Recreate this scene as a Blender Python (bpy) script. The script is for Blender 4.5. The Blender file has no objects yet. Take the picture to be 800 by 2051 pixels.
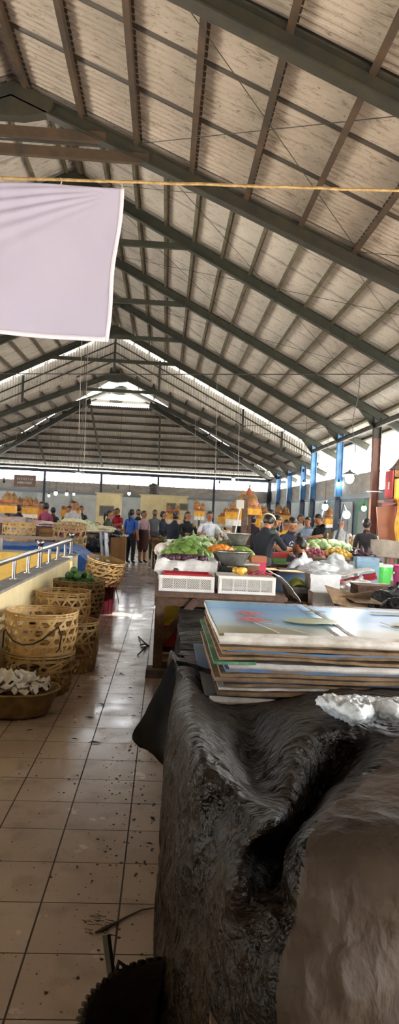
import bpy, bmesh, math, random
from mathutils import Vector, Matrix, noise
random.seed(7)
S = bpy.context.scene
COL = S.collection

# ------------------------------------------------------------------ camera
F_PX, YAW, PITCH, ROLL, EYE = 1361.0, 0.0509, 0.0025, 0.0472, 1.5127
_f = Vector((math.sin(YAW)*math.cos(PITCH), math.cos(YAW)*math.cos(PITCH), math.sin(PITCH)))
_r = Vector((math.cos(YAW), -math.sin(YAW), 0)); _u = _r.cross(_f)
CR = _r*math.cos(ROLL) + _u*math.sin(ROLL); CU = -_r*math.sin(ROLL) + _u*math.cos(ROLL); CF = _f
cam = bpy.data.cameras.new('camera'); camo = bpy.data.objects.new('camera', cam); COL.objects.link(camo)
camo.matrix_world = Matrix(((CR.x, CU.x, -CF.x, 0), (CR.y, CU.y, -CF.y, 0), (CR.z, CU.z, -CF.z, EYE), (0, 0, 0, 1)))
cam.sensor_fit = 'VERTICAL'; cam.sensor_height = 36; cam.lens = 36*F_PX/2051; cam.clip_start = 0.05; cam.clip_end = 500
S.camera = camo

# ------------------------------------------------------------------ light and exposure
W = bpy.data.worlds.new('world'); S.world = W; W.use_nodes = True
bg = W.node_tree.nodes['Background']; bg.inputs[0].default_value = (0.93, 0.96, 1.0, 1); bg.inputs[1].default_value = 4.0
sl = bpy.data.lights.new('sun', 'SUN'); sl.energy = 20.0; sl.angle = math.radians(3); sl.color = (1, .95, .86)
so = bpy.data.objects.new('sun', sl); COL.objects.link(so); so.rotation_euler = (math.radians(24), math.radians(16), 0)
S.view_settings.view_transform = 'Standard'; S.view_settings.look = 'None'; S.view_settings.gamma = 1
S.view_settings.use_curve_mapping = False; S.view_settings.exposure = 1.85
S.render.engine = 'CYCLES'
S.cycles.use_denoising = True; S.cycles.max_bounces = 8; S.cycles.diffuse_bounces = 4; S.cycles.use_adaptive_sampling = True; S.cycles.adaptive_threshold = 0.03; S.cycles.glossy_bounces = 3
S.cycles.transparent_max_bounces = 8; S.cycles.caustics_reflective = False; S.cycles.caustics_refractive = False
S.cycles.sample_clamp_indirect = 8

# ------------------------------------------------------------------ helpers
def lin(c):
    return tuple(((x/12.92) if x <= .04045 else ((x+.055)/1.055)**2.4) for x in c)
def hexc(h):
    return lin(tuple(int(h[i:i+2], 16)/255 for i in (0, 2, 4)))
MATS = {}
def mat(name, col, rough=.7, metal=0.0, col2=None, scale=6.0, detail=4.0, bump=0.0, bscale=None, stretch=(1, 1, 1), alpha=1.0,
        trans=0.0, lo=.35, hi=.65, emit=None, estr=0, spec=.5, sheen=0, dist=.02):
    if name in MATS: return MATS[name]
    m = bpy.data.materials.new(name); m.use_nodes = True; nt = m.node_tree; N = nt.nodes; L = nt.links
    b = N['Principled BSDF']; c1 = hexc(col) if isinstance(col, str) else col
    b.inputs['Base Color'].default_value = (*c1, 1); b.inputs['Roughness'].default_value = rough; b.inputs['Metallic'].default_value = metal
    b.inputs['Specular IOR Level'].default_value = spec
    if alpha < 1: b.inputs['Alpha'].default_value = alpha
    if trans: b.inputs['Transmission Weight'].default_value = trans
    if emit:
        b.inputs['Emission Color'].default_value = (*hexc(emit), 1); b.inputs['Emission Strength'].default_value = estr
    tc = N.new('ShaderNodeTexCoord'); mp = N.new('ShaderNodeMapping'); mp.inputs['Scale'].default_value = stretch
    L.new(tc.outputs['Object'], mp.inputs[0])
    if col2:
        n = N.new('ShaderNodeTexNoise'); n.inputs['Scale'].default_value = scale; n.inputs['Detail'].default_value = detail
        n.inputs['Roughness'].default_value = .65
        L.new(mp.outputs[0], n.inputs['Vector']); r = N.new('ShaderNodeMapRange'); r.inputs[1].default_value = lo; r.inputs[2].default_value = hi
        L.new(n.outputs['Fac'], r.inputs[0]); x = N.new('ShaderNodeMix'); x.data_type = 'RGBA'
        x.inputs[6].default_value = (*c1, 1); x.inputs[7].default_value = (*(hexc(col2) if isinstance(col2, str) else col2), 1)
        L.new(r.outputs[0], x.inputs[0]); L.new(x.outputs[2], b.inputs['Base Color'])
    if bump:
        n = N.new('ShaderNodeTexNoise'); n.inputs['Scale'].default_value = bscale or scale*3; n.inputs['Detail'].default_value = 3
        L.new(mp.outputs[0], n.inputs['Vector']); bp = N.new('ShaderNodeBump'); bp.inputs['Strength'].default_value = bump; bp.inputs['Distance'].default_value = dist
        L.new(n.outputs['Fac'], bp.inputs['Height']); L.new(bp.outputs[0], b.inputs['Normal'])
    MATS[name] = m
    return m

def tag(o, label=None, cat=None, group=None, kind=None):
    if label: o['label'] = label
    if cat: o['category'] = cat
    if group: o['group'] = group
    if kind: o['kind'] = kind
    return o
def thing(name, label, cat, loc=(0, 0, 0), rz=0.0, group=None, kind=None):
    o = bpy.data.objects.new(name, None); COL.objects.link(o); o.location = loc; o.rotation_euler = (0, 0, rz)
    o.empty_display_size = .1
    return tag(o, label, cat, group, kind)
def dup(root, loc, rz=None, label=None, group=None, scale=None):
    r = root.copy(); COL.objects.link(r); r.location = loc
    if rz is not None: r.rotation_euler = (0, 0, rz) if not hasattr(rz, '__len__') else rz
    if scale is not None: r.scale = scale if hasattr(scale, '__len__') else (scale,)*3
    if label: r['label'] = label
    if group: r['group'] = group
    for ch in list(root.children):
        c = ch.copy(); COL.objects.link(c); c.parent = r
        for g in list(ch.children):
            d = g.copy(); COL.objects.link(d); d.parent = c
    return r

class MB:
    """collects shapes and links them as one mesh object"""
    def __init__(s): s.v = []; s.f = []; s.mi = []; s.cm = 0
    def add(s, vs, fs):
        b = len(s.v); s.v += [tuple(x) for x in vs]; s.f += [tuple(i+b for i in q) for q in fs]; s.mi += [s.cm]*len(fs); return s
    def box(s, c, d, R=None, taper=1.0):
        x, y, z = d[0]/2, d[1]/2, d[2]/2
        vs = [Vector(q) for q in ((-x, -y, -z), (x, -y, -z), (x, y, -z), (-x, y, -z), (-x*taper, -y*taper, z), (x*taper, -y*taper, z), (x*taper, y*taper, z), (-x*taper, y*taper, z))]
        if R is not None: vs = [R @ q for q in vs]
        vs = [q+Vector(c) for q in vs]
        return s.add(vs, [(3, 2, 1, 0), (4, 5, 6, 7), (0, 1, 5, 4), (1, 2, 6, 5), (2, 3, 7, 6), (3, 0, 4, 7)])
    def bar(s, a, b, w, h, up=(0, 0, 1)):
        a, b = Vector(a), Vector(b); d = (b-a); L = d.length; d = d/L
        sx = d.cross(Vector(up)); sx = sx.normalized() if sx.length > 1e-5 else Vector((1, 0, 0)); uz = sx.cross(d)
        vs = []
        for p in (a, b):
            for i, j in ((-1, -1), (1, -1), (1, 1), (-1, 1)): vs.append(p+sx*(i*w/2)+uz*(j*h/2))
        return s.add(vs, [(3, 2, 1, 0), (4, 5, 6, 7), (0, 1, 5, 4), (1, 2, 6, 5), (2, 3, 7, 6), (3, 0, 4, 7)])
    def ibeam(s, a, b, w, h, t=.012, up=(0, 0, 1)):
        a, b = Vector(a), Vector(b); d = (b-a).normalized(); sx = d.cross(Vector(up)).normalized(); uz = sx.cross(d)
        s.bar(a, b, t, h-2*t, up); o = uz*(h/2-t/2)
        s.bar(a+o, b+o, w, t, up); s.bar(a-o, b-o, w, t, up); return s
    def tube(s, pts, r, n=8, cap=True):
        pts = [Vector(p) for p in pts]; rs = r if hasattr(r, '__len__') else [r]*len(pts); vs = []; fs = []
        pv = None
        for i, p in enumerate(pts):
            d = (pts[min(i+1, len(pts)-1)]-pts[max(i-1, 0)]).normalized()
            a = (pv - d*pv.dot(d)) if pv is not None else d.orthogonal()
            if a.length < 1e-6: a = d.orthogonal()
            a.normalize(); pv = a; b = d.cross(a)
            for k in range(n):
                t = 2*math.pi*k/n; vs.append(p+(a*math.cos(t)+b*math.sin(t))*rs[i])
        for i in range(len(pts)-1):
            for k in range(n): fs.append((i*n+k, i*n+(k+1) % n, (i+1)*n+(k+1) % n, (i+1)*n+k))
        if cap: fs += [tuple(range(n-1, -1, -1)), tuple((len(pts)-1)*n+k for k in range(n))]
        return s.add(vs, fs)
    def lathe(s, prof, c=(0, 0, 0), n=20, sx=1, sy=1, wob=0, R=None, seed=0):
        vs = []; fs = []
        for i, (r, z) in enumerate(prof):
            for k in range(n):
                t = 2*math.pi*k/n; q = 1+wob*noise.noise(Vector((math.cos(t)*1.3+seed, math.sin(t)*1.3, z*6)))
                p = Vector((r*math.cos(t)*sx*q, r*math.sin(t)*sy*q, z))
                if R is not None: p = R @ p
                vs.append(p+Vector(c))
        for i in range(len(prof)-1):
            for k in range(n): fs.append((i*n+k, i*n+(k+1) % n, (i+1)*n+(k+1) % n, (i+1)*n+k))
        if prof[0][0] > 1e-4: fs.append(tuple(range(n-1, -1, -1)))
        return s.add(vs, fs)
    def disc(s, c, r, n=16, sy=1):
        return s.add([(c[0]+r*math.cos(2*math.pi*k/n), c[1]+r*sy*math.sin(2*math.pi*k/n), c[2]) for k in range(n)], [tuple(range(n))])
    def blob(s, c, r, seed=0, amp=.25, fr=2.0, n=10, m=7, R=None, flat=None):
        """lumpy closed ellipsoid"""
        rx, ry, rz = r if hasattr(r, '__len__') else (r, r, r); vs = []; fs = []; sd = Vector((seed*3.7, seed*1.3, seed*.7))
        for i in range(m+1):
            ph = math.pi*i/m
            for k in range(n):
                t = 2*math.pi*k/n; d = Vector((math.sin(ph)*math.cos(t), math.sin(ph)*math.sin(t), math.cos(ph)))
                q = 1+amp*noise.noise(d*fr+sd); p = Vector((d.x*rx*q, d.y*ry*q, d.z*rz*q))
                if flat is not None and p.z < -flat: p.z = -flat
                if R is not None: p = R @ p
                vs.append(p+Vector(c))
        for i in range(m):
            for k in range(n): fs.append((i*n+k, (i+1)*n+k, (i+1)*n+(k+1) % n, i*n+(k+1) % n))
        return s.add(vs, fs)
    def grid(s, fn, nu, nv, th=0.0):
        """fn(u,v)->point for u,v in 0..1; th>0 gives it thickness along its normal"""
        P = [[Vector(fn(i/nu, j/nv)) for i in range(nu+1)] for j in range(nv+1)]
        vs = [p for row in P for p in row]; w = nu+1
        fs = [(j*w+i, j*w+i+1, (j+1)*w+i+1, (j+1)*w+i) for j in range(nv) for i in range(nu)]
        if th:
            ns = []
            for j in range(nv+1):
                for i in range(nu+1):
                    a = P[j][min(i+1, nu)]-P[j][max(i-1, 0)]; b = P[min(j+1, nv)][i]-P[max(j-1, 0)][i]; q = a.cross(b)
                    ns.append(q.normalized() if q.length > 1e-9 else Vector((0, 0, 1)))
            m = len(vs); vs = vs+[v-n_*th for v, n_ in zip(vs, ns)]
            fs += [tuple(reversed([q+m for q in f_])) for f_ in fs[:]]
            for i in range(nu): fs += [(i, i+m, i+1+m, i+1), (nv*w+i+1, nv*w+i+1+m, nv*w+i+m, nv*w+i)]
            for j in range(nv): fs += [((j+1)*w, (j+1)*w+m, j*w+m, j*w), (j*w+nu, j*w+nu+m, (j+1)*w+nu+m, (j+1)*w+nu)]
        return s.add(vs, fs)
    def ribbon(s, pts, nrm, w, t, wid=None):
        """flat strip of width w lying on a surface with normals nrm"""
        vs = []; fs = []; n = len(pts)
        for i in range(n):
            p = Vector(pts[i]); d = (Vector(pts[min(i+1, n-1)])-Vector(pts[max(i-1, 0)])).normalized(); q = Vector(nrm[i]).normalized()
            sd = d.cross(q).normalized()
            for a, b in ((-1, -1), (1, -1), (1, 1), (-1, 1)): vs.append(p+sd*(a*w/2)+q*(b*t/2))
        for i in range(n-1):
            for k in range(4): fs.append((i*4+k, i*4+(k+1) % 4, (i+1)*4+(k+1) % 4, (i+1)*4+k))
        fs += [(3, 2, 1, 0), tuple((n-1)*4+k for k in range(4))]
        return s.add(vs, fs)
    def build(s, name, m, parent=None, smooth=False, world=False, sub=0):
        me = bpy.data.meshes.new(name); vs = s.v
        if world and parent is not None:
            q = parent; off = Vector((0, 0, 0))
            while q is not None: off += q.location; q = q.parent
            vs = [(a-off.x, b-off.y, c-off.z) for a, b, c in vs]
        me.from_pydata(vs, [], s.f)
        for q in (m if isinstance(m, (list, tuple)) else [m]): me.materials.append(q)
        if any(s.mi): me.polygons.foreach_set('material_index', s.mi)
        if smooth: me.polygons.foreach_set('use_smooth', [True]*len(s.f))
        me.update()
        o = bpy.data.objects.new(name, me); COL.objects.link(o)
        if parent is not None: o.parent = parent
        if sub:
            md = o.modifiers.new('sub', 'SUBSURF'); md.levels = sub; md.render_levels = sub
        return o

def at(u, v, Y=None, Z=None, X=None):
    """point of the place seen at pixel (u,v) that lies in the plane Y=..., Z=... or X=..."""
    d = CR*((u-400)/F_PX) - CU*((v-1025.5)/F_PX) + CF
    t = Y/d.y if Y is not None else ((Z-EYE)/d.z if Z is not None else X/d.x)
    return Vector((d.x*t, d.y*t, EYE+d.z*t))
rnd = random.uniform
def RZ(a): return Matrix.Rotation(a, 3, 'Z')
def RX(a): return Matrix.Rotation(a, 3, 'X')
def RY(a): return Matrix.Rotation(a, 3, 'Y')
def rr(): return Matrix.Rotation(rnd(0, 6.28), 3, Vector((rnd(-1, 1), rnd(-1, 1), rnd(-1, 1))).normalized())

# ------------------------------------------------------------------ materials of the building
def roof_mat(name, base, dirt, rust, seam, seam_off, seam_dark=.5, seam_w=.03):
    m = bpy.data.materials.new(name); m.use_nodes = True; nt = m.node_tree; N = nt.nodes; L = nt.links; b = N['Principled BSDF']
    b.inputs['Roughness'].default_value = .55
    g = N.new('ShaderNodeNewGeometry'); sp = N.new('ShaderNodeSeparateXYZ'); L.new(g.outputs['Position'], sp.inputs[0])
    def nz(sc, st, lo, hi, det=5):
        mp = N.new('ShaderNodeMapping'); mp.inputs['Scale'].default_value = st; L.new(g.outputs['Position'], mp.inputs[0])
        n = N.new('ShaderNodeTexNoise'); n.inputs['Scale'].default_value = sc; n.inputs['Detail'].default_value = det; n.inputs['Roughness'].default_value = .7
        L.new(mp.outputs[0], n.inputs['Vector']); r = N.new('ShaderNodeMapRange'); r.inputs[1].default_value = lo; r.inputs[2].default_value = hi; r.clamp = True
        L.new(n.outputs['Fac'], r.inputs[0]); return r.outputs[0]
    def mix(fac, a, c):
        x = N.new('ShaderNodeMix'); x.data_type = 'RGBA'
        if hasattr(fac, 'links'): L.new(fac, x.inputs[0])
        else: x.inputs[0].default_value = fac
        for i, q in ((6, a), (7, c)):
            if hasattr(q, 'links'): L.new(q, x.inputs[i])
            else: x.inputs[i].default_value = (*q, 1)
        return x.outputs[2]
    c = mix(nz(.8, (1, 1, 1), .35, .7, 3), hexc(base), hexc(dirt))
    c = mix(nz(5.5, (1, 7, 1), .54, .74), c, hexc(rust))
    c = mix(nz(30, (.6, 2.2, 1), .62, .78, 2), c, hexc(rust))
    # dirt and gap shadow along the side laps, painted as dark lines
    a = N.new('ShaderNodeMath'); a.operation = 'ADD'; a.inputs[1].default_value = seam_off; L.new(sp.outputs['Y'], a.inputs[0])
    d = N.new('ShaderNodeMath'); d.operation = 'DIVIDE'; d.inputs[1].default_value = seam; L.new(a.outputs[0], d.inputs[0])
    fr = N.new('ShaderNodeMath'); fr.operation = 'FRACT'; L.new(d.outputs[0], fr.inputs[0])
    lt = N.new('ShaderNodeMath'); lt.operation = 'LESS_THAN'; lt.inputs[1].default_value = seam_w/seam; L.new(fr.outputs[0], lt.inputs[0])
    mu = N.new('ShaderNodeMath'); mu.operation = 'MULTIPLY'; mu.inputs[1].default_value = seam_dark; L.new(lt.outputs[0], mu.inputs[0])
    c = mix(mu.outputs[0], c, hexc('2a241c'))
    L.new(c, b.inputs['Base Color'])
    return m
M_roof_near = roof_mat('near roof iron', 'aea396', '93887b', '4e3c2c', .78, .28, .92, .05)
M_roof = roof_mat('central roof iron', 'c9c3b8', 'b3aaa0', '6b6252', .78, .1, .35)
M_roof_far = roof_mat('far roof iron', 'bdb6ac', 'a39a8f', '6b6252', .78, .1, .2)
M_steel = mat('green grey painted steel', '383a2e', .6, 0, '2a2b22', 5, bump=.1)
M_steel_dk = mat('dark painted steel', '2b2c27', .55, 0, '3b3628', 6, bump=.1)
M_rust = mat('rusty purlin steel', '4e3b29', .75, 0, '332b22', 4, stretch=(1, 1, 1))
M_purlin = mat('weathered olive purlin steel', '6a6148', .7, 0, '4a4232', 4)
M_purlin_dk = mat('dark purlin steel', '4a4438', .7, 0, '35302a', 4)
M_blue = mat('sky blue painted steel', '6fa9dc', .45, 0, '4f86b8', 5)
M_navy = mat('dark blue painted steel', '28374a', .5, 0, '1e2732', 6)
M_brownpost = mat('brown worn painted steel', '7d5443', .55, 0, '5b3a2f', 5, stretch=(2, 2, .5), bump=.15)
M_white = mat('white paint', 'd9d9d6', .6, 0, 'c4c3bf', 3)
M_fascia = mat('grey board', 'a9a29a', .8, 0, '8f8780', 2.5, stretch=(1, 1, 3), bump=.1)
M_cream = mat('cream wall paint', 'e3d1a0', .75, 0, 'd2bd8b', 2.5, bump=.08)
M_yellow_wall = mat('yellow ochre wall paint', 'd9b45a', .8, 0, 'b8913c', 7, lo=.5, hi=.75, bump=.1)
M_concrete = mat('grey concrete', '8f8a82', .85, 0, '767068', 5, bump=.25)

# floor tiles: 30 cm, worn pinkish glaze, dark joints
def floor_mat():
    m = bpy.data.materials.new('glazed floor tiles'); m.use_nodes = True; nt = m.node_tree; N = nt.nodes; L = nt.links; b = N['Principled BSDF']
    g = N.new('ShaderNodeNewGeometry'); sp = N.new('ShaderNodeSeparateXYZ'); L.new(g.outputs['Position'], sp.inputs[0])
    def M(op, a, c=None):
        n = N.new('ShaderNodeMath'); n.operation = op
        for i, q in ((0, a), (1, c)):
            if q is None: continue
            if hasattr(q, 'links'): L.new(q, n.inputs[i])
            else: n.inputs[i].default_value = q
        return n.outputs[0]
    def joint(o, off, w):
        fr = M('FRACT', M('DIVIDE', M('ADD', o, off), .3)); return M('LESS_THAN', M('MINIMUM', fr, M('SUBTRACT', 1.0, fr)), w/.3)
    jx = joint(sp.outputs['X'], .4012+3, .0035); jy = joint(sp.outputs['Y'], 30-2.0255, .0027); j = M('MAXIMUM', jx, jy)
    def cell(o, off): return M('FLOOR', M('DIVIDE', M('ADD', o, off), .3))
    cb = N.new('ShaderNodeCombineXYZ'); L.new(cell(sp.outputs['X'], 3.4012), cb.inputs[0]); L.new(cell(sp.outputs['Y'], 27.9745), cb.inputs[1])
    wn = N.new('ShaderNodeTexWhiteNoise'); L.new(cb.outputs[0], wn.inputs['Vector'])
    def nz(sc, lo, hi, det=6):
        n = N.new('ShaderNodeTexNoise'); n.inputs['Scale'].default_value = sc; n.inputs['Detail'].default_value = det; L.new(g.outputs['Position'], n.inputs['Vector'])
        r = N.new('ShaderNodeMapRange'); r.inputs[1].default_value = lo; r.inputs[2].default_value = hi; L.new(n.outputs['Fac'], r.inputs[0]); return r.outputs[0]
    def mix(fac, a, c):
        x = N.new('ShaderNodeMix'); x.data_type = 'RGBA'; L.new(fac, x.inputs[0])
        for i, q in ((6, a), (7, c)):
            if hasattr(q, 'links'): L.new(q, x.inputs[i])
            else: x.inputs[i].default_value = (*q, 1)
        return x.outputs[2]
    c = mix(wn.outputs['Value'], hexc('b9a99f'), hexc('ad9b91'))
    c = mix(nz(1.3, .3, .85), c, hexc('9a8a80'))
    c = mix(nz(6, .52, .95), c, hexc('7d6d64'))
    c = mix(nz(60, .66, .74, 3), c, hexc('4a3d34'))
    c = mix(j, c, hexc('2b1f19'))
    L.new(c, b.inputs['Base Color'])
    r = M('ADD', M('MULTIPLY', j, .5), M('ADD', .11, M('MULTIPLY', nz(4, .3, .7), .18))); L.new(r, b.inputs['Roughness'])
    bp = N.new('ShaderNodeBump'); bp.inputs['Strength'].default_value = .6; bp.inputs['Distance'].default_value = .003; bp.invert = True
    L.new(j, bp.inputs['Height']); bp2 = N.new('ShaderNodeBump'); bp2.inputs['Strength'].default_value = .03; bp2.inputs['Distance'].default_value = .01
    n = N.new('ShaderNodeTexNoise'); n.inputs['Scale'].default_value = 9; L.new(g.outputs['Position'], n.inputs['Vector']); L.new(n.outputs['Fac'], bp2.inputs['Height'])
    L.new(bp.outputs[0], bp2.inputs['Normal']); L.new(bp2.outputs[0], b.inputs['Normal'])
    return m

# ------------------------------------------------------------------ the building
XR = -1.70                      # ridge line
HALF = 6.02                     # ridge to columns
XE, XW = XR+HALF, XR-HALF
CEN = dict(z=6.78, m=.506, d=.17)      # central roof: height of the rafter axis at the ridge, slope, rafter depth
NEA = dict(z=5.59, m=.414, d=.15)      # the near, lower roof
FAR = dict(z=5.74, m=.416, d=.16)       # the far, lower roof
def struct(o): o['kind'] = 'structure'; return o
MF = floor_mat()
b = MB(); b.box((-1.7, 12, -.05), (14.4, 42, .1)); struct(b.build('floor', MF))
b = MB(); b.box((0, 30, -.2), (160, 160, .1)); o = b.build('ground', mat('pale outdoor concrete', 'cfc9bd', .9, 0, 'b5aea0', .6)); struct(o)

def roof_sheet(side, R, y0, y1, xout, lift, m, hip=None):
    """corrugated iron on one slope; ribs run down the slope"""
    b = MB(); pitch = .076; n = int((y1-y0)/pitch*4); s = side; rows = 9
    def fn(u, v):
        y = y0+(y1-y0)*u; x = v*xout
        if hip is not None:                       # hip: yh(x) where the sheet is cut
            xm = 0 if y <= hip[1] else (y-hip[1])
            x = xm+(xout-xm)*v if xm < xout else xout
        z = R['z']-R['m']*x+lift+.015*math.sin(2*math.pi*(y-y0)/pitch)
        return (XR+s*x, y, z)
    if s > 0: b.grid(fn, n, rows, .0015)
    else: b.grid(lambda u, v: fn(u, v), n, rows, .0015)
    return struct(b.build('ceiling', m))
lc = CEN['d']/2+.10; ln = NEA['d']/2+.085; lf = FAR['d']/2+.09
for s in (1, -1):
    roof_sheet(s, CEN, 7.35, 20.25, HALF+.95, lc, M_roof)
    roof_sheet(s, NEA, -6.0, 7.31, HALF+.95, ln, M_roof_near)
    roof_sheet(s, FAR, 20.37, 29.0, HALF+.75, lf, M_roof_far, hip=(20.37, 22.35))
# ridge caps
for nm, R, y0, y1, l in (('c', CEN, 7.35, 20.25, lc), ('n', NEA, -6, 7.15, ln), ('f', FAR, 20.75, 23.6, lf)):
    b = MB()
    for s in (1, -1): b.bar((XR+s*.11, y0, R['z']+l+.03-R['m']*.11), (XR+s*.11, y1, R['z']+l+.03-R['m']*.11), .24, .004, up=(s*R['m'], 0, 1))
    tag(b.build('ridge_cap', M_roof_near), {'c': 'bent metal ridge cap of the high central roof', 'n': 'bent metal ridge cap of the nearest roof overhead', 'f': 'bent metal ridge cap of the low far roof'}[nm], 'ridge cap')
# far hip slope: ribs run down towards the far eave
HY0, HY1 = 23.35, 29.05
def hz(y):
    q = 1.0+(y-HY0); g = .42*max(0.0, 1-(q-1.0)/.6)+.03
    return FAR['z']+lf-FAR['m']*q-g
b = MB()
for k in range(int(14/.019)):                       # strips of constant x keep the ribs straight
    xa, xb = -7+.019*k, -7+.019*(k+1)
    def zz(x, y): return hz(y)+.014*math.sin(2*math.pi*x/.076)
    ya, yb = HY0+max(0, abs(xa)-1.0), HY0+max(0, abs(xb)-1.0)
    if ya >= HY1-.02 or yb >= HY1-.02: continue
    ks = [0, .3, .6, .9, 1.5, 2.2, 3.2, 4.4]
    for q in range(8):
        y0_, y1_ = HY0+ks[q], (HY0+ks[q+1] if q < 7 else HY1)
        if y1_ <= max(ya, yb)+.001: continue
        a0, b0 = max(ya, y0_), max(yb, y0_)
        b.add([(XR+xa, a0, zz(xa, a0)), (XR+xb, b0, zz(xb, b0)), (XR+xb, y1_, zz(xb, y1_)), (XR+xa, y1_, zz(xa, y1_))], [(0, 1, 2, 3)])
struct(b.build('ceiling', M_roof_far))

# purlins
def purlins(R, y0, y1, xs, lift, m, w, h, lab, grp, hip=None, nm='roof_purlin'):
    for s in (1, -1):
        for x in xs:
            ye = y1 if hip is None else min(y1, hip[1]+x)
            p = Vector((XR+s*x, y0, R['z']-R['m']*x+lift)); q = p.copy(); q.y = ye
            b = MB(); b.ibeam(p, q, w, h, .006, up=(s*R['m'], 0, 1)); sd = 'right' if s > 0 else 'left'
            tag(b.build(nm, m), lab % sd, 'roof beam', grp % sd)
purlins(CEN, 7.4, 20.34, [.12+.463*i for i in range(15)], CEN['d']/2+.045, M_purlin, .05, .09,
        'olive steel purlin under the %s slope of the high central roof', 'purlins of the central roof, %s slope')
purlins(NEA, -5.9, 7.1, [.14+.56*i for i in range(12)], NEA['d']/2+.035, M_rust, .055, .085,
        'rust brown purlin under the %s slope of the nearest roof', 'purlins of the nearest roof, %s slope')
purlins(FAR, 20.8, 29.0, [.12+.52*i for i in range(13)], FAR['d']/2+.04, M_purlin_dk, .05, .08,
        'dark purlin under the %s slope of the low far roof', 'purlins of the far roof, %s slope', hip=(0, 22.3))
for i in range(11):
    y = HY0+.1+.52*i; w = 1.0+(y-HY0); z = hz(y)-.08
    b = MB(); b.ibeam((XR-w, y, z), (XR+w, y, z), .05, .09, .006)
    tag(b.build('hip_purlin', M_purlin_dk), 'dark horizontal purlin under the far hip slope of the roof', 'roof beam', 'purlins of the far hip slope')

# roof frames: two rafters, collar tie, apex plate, haunches and columns in one
def frame(R, y, ties, label, rm, colm, w=.1, tail=.72, cols=True, xin=0.0, gus=True, cw=.16, tiem=None):
    t = thing('roof_frame', label, 'roof frame', (XR, y, 0))
    for s in (1, -1):
        b = MB(); z = R['z']
        x1 = HALF+tail
        b.ibeam((s*max(.02, xin), 0, z-R['m']*xin), (s*x1, 0, z-R['m']*x1), w, R['d'], .014)
        b.build('rafter', rm, t)
        ze = z-R['m']*HALF
        b = MB(); n = 8                                     # haunch between rafter and column
        for k in (-1, 1):
            yy = k*.006
            P = [(s*(HALF-.40), yy, z-R['m']*(HALF-.40)-R['d']/2+.01), (s*(HALF-.07), yy, ze-R['d']/2+.04), (s*(HALF-.07), yy, ze-R['d']/2-.2)]
            b.add(P, [(0, 1, 2) if k*s > 0 else (2, 1, 0)])
        b.bar((s*(HALF-.40), 0, z-R['m']*(HALF-.40)-R['d']/2), (s*(HALF-.07), 0, ze-R['d']/2-.2), w, .012)
        if xin == 0 or True: b.build('haunch_plate', rm, t)
        if cols:
            for (za, zb, mm) in colm:
                b = MB(); b.ibeam((s*HALF, 0, za), (s*HALF, 0, min(zb, ze-R['d']/2+.02)), cw*.8, cw, .012, up=(1, 0, 0)); b.build('column', mm, t)
    if gus:
        b = MB(); g = [(-.42, -.42*R['m']), (0, 0), (.42, -.42*R['m']), (.36, -.42*R['m']-R['d']*.75), (.12, -.34), (-.12, -.34), (-.36, -.42*R['m']-R['d']*.75)]
        z = R['z']+R['d']/2
        for sy in (-.06, .06): b.add([(a, sy, z+c) for a, c in g], [tuple(range(7)) if sy < 0 else tuple(range(6, -1, -1))])
        m_ = len(b.v)-14
        b.add([], [])
        b.f += [(m_+i, m_+7+i, m_+7+(i+1) % 7, m_+(i+1) % 7) for i in range(7)]; b.mi += [0]*7
        b.build('apex_plate', rm, t)
    for z in ties:
        x = (R['z']-z)/R['m']; b = MB(); b.bar((-x, .0, z), (x, .0, z), .05, .10); b.build('tie_beam', tiem or rm, t)
    return t
low = [(0, 2.1, M_navy), (2.1, 9, M_blue)]
frame(CEN, 7.96, [5.78], 'high central roof frame nearest the camera, largely hidden above the first low frame', M_steel_dk, low)
frame(CEN, 10.93, [5.79], 'central roof frame just behind the top of the white banner', M_steel, low)
frame(CEN, 13.90, [5.77], 'central roof frame that lands on the brown worn column beside the red shrine', M_steel, [(0, 3.25, M_brownpost), (3.25, 9, M_steel)])
frame(CEN, 16.87, [5.78], 'central roof frame landing on the wide sky blue column', M_steel, low)
frame(CEN, 19.84, [5.83], 'last central roof frame, in front of the bright gable gap', M_steel, low)
for y, lab in ((-.4, 'nearest low roof frame behind the camera'), (2.0, 'low roof frame overhead of the black covered stall'), (4.41, 'brown grey low frame crossing the top right corner'), (6.80, 'low dark frame with two rusty tie beams above the white banner')):
    frame(NEA, y, [5.20, 5.02] if y > 6 else [], lab, M_steel_dk, low, w=.12, tiem=M_rust)
frame(FAR, 21.3, [5.22], 'first frame of the low far roof, below the gable cladding', M_steel, low)
frame(FAR, 23.64, [5.25], 'second frame of the low far roof, at the bright gablet', M_steel_dk, low)
frame(FAR, 25.97, [], 'third frame of the low far roof, cut short by the hip', M_steel_dk, low, xin=3.7, gus=False)
# hip beams with the corner columns, and the posts of the far side
t = thing('roof_frame', 'far end frame with two diagonal hip beams and corner columns', 'roof frame', (XR, 28.24, 0))
for s in (1, -1):
    b = MB(); b.ibeam((s*1.0, 23.4-28.24, 5.19), (s*6.6, .65, 2.86), .09, .18, .012); b.build('hip_beam', M_steel_dk, t)
    b = MB(); b.ibeam((s*HALF, 0, 0), (s*HALF, 0, 3.08), .13, .15, .012, up=(1, 0, 0)); b.build('column', M_navy, t)
b = MB(); b.bar((-HALF-.7, .0, 3.0), (HALF+.7, .0, 3.0), .08, .12); b.build('eave_beam', M_navy, t)
for X in (-5.0, -2.68, -.33, 2.0):
    t = thing('far_post', 'slim dark post of the far open side, with its sloping rafter under the hip', 'post', (X, 28.24, 0), group='posts along the far open side')
    b = MB(); b.box((0, 0, 1.5), (.09, .09, 3.0)); b.build('post', M_navy, t)
    dx = abs(X-XR); yt = HY0+max(0, dx-1.0)-28.24
    b = MB(); b.bar((0, yt+.05, hz(yt+.05+28.24)-.15), (0, 0, hz(28.24)-.15), .06, .1); b.build('hip_rafter', M_steel_dk, t)
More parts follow.
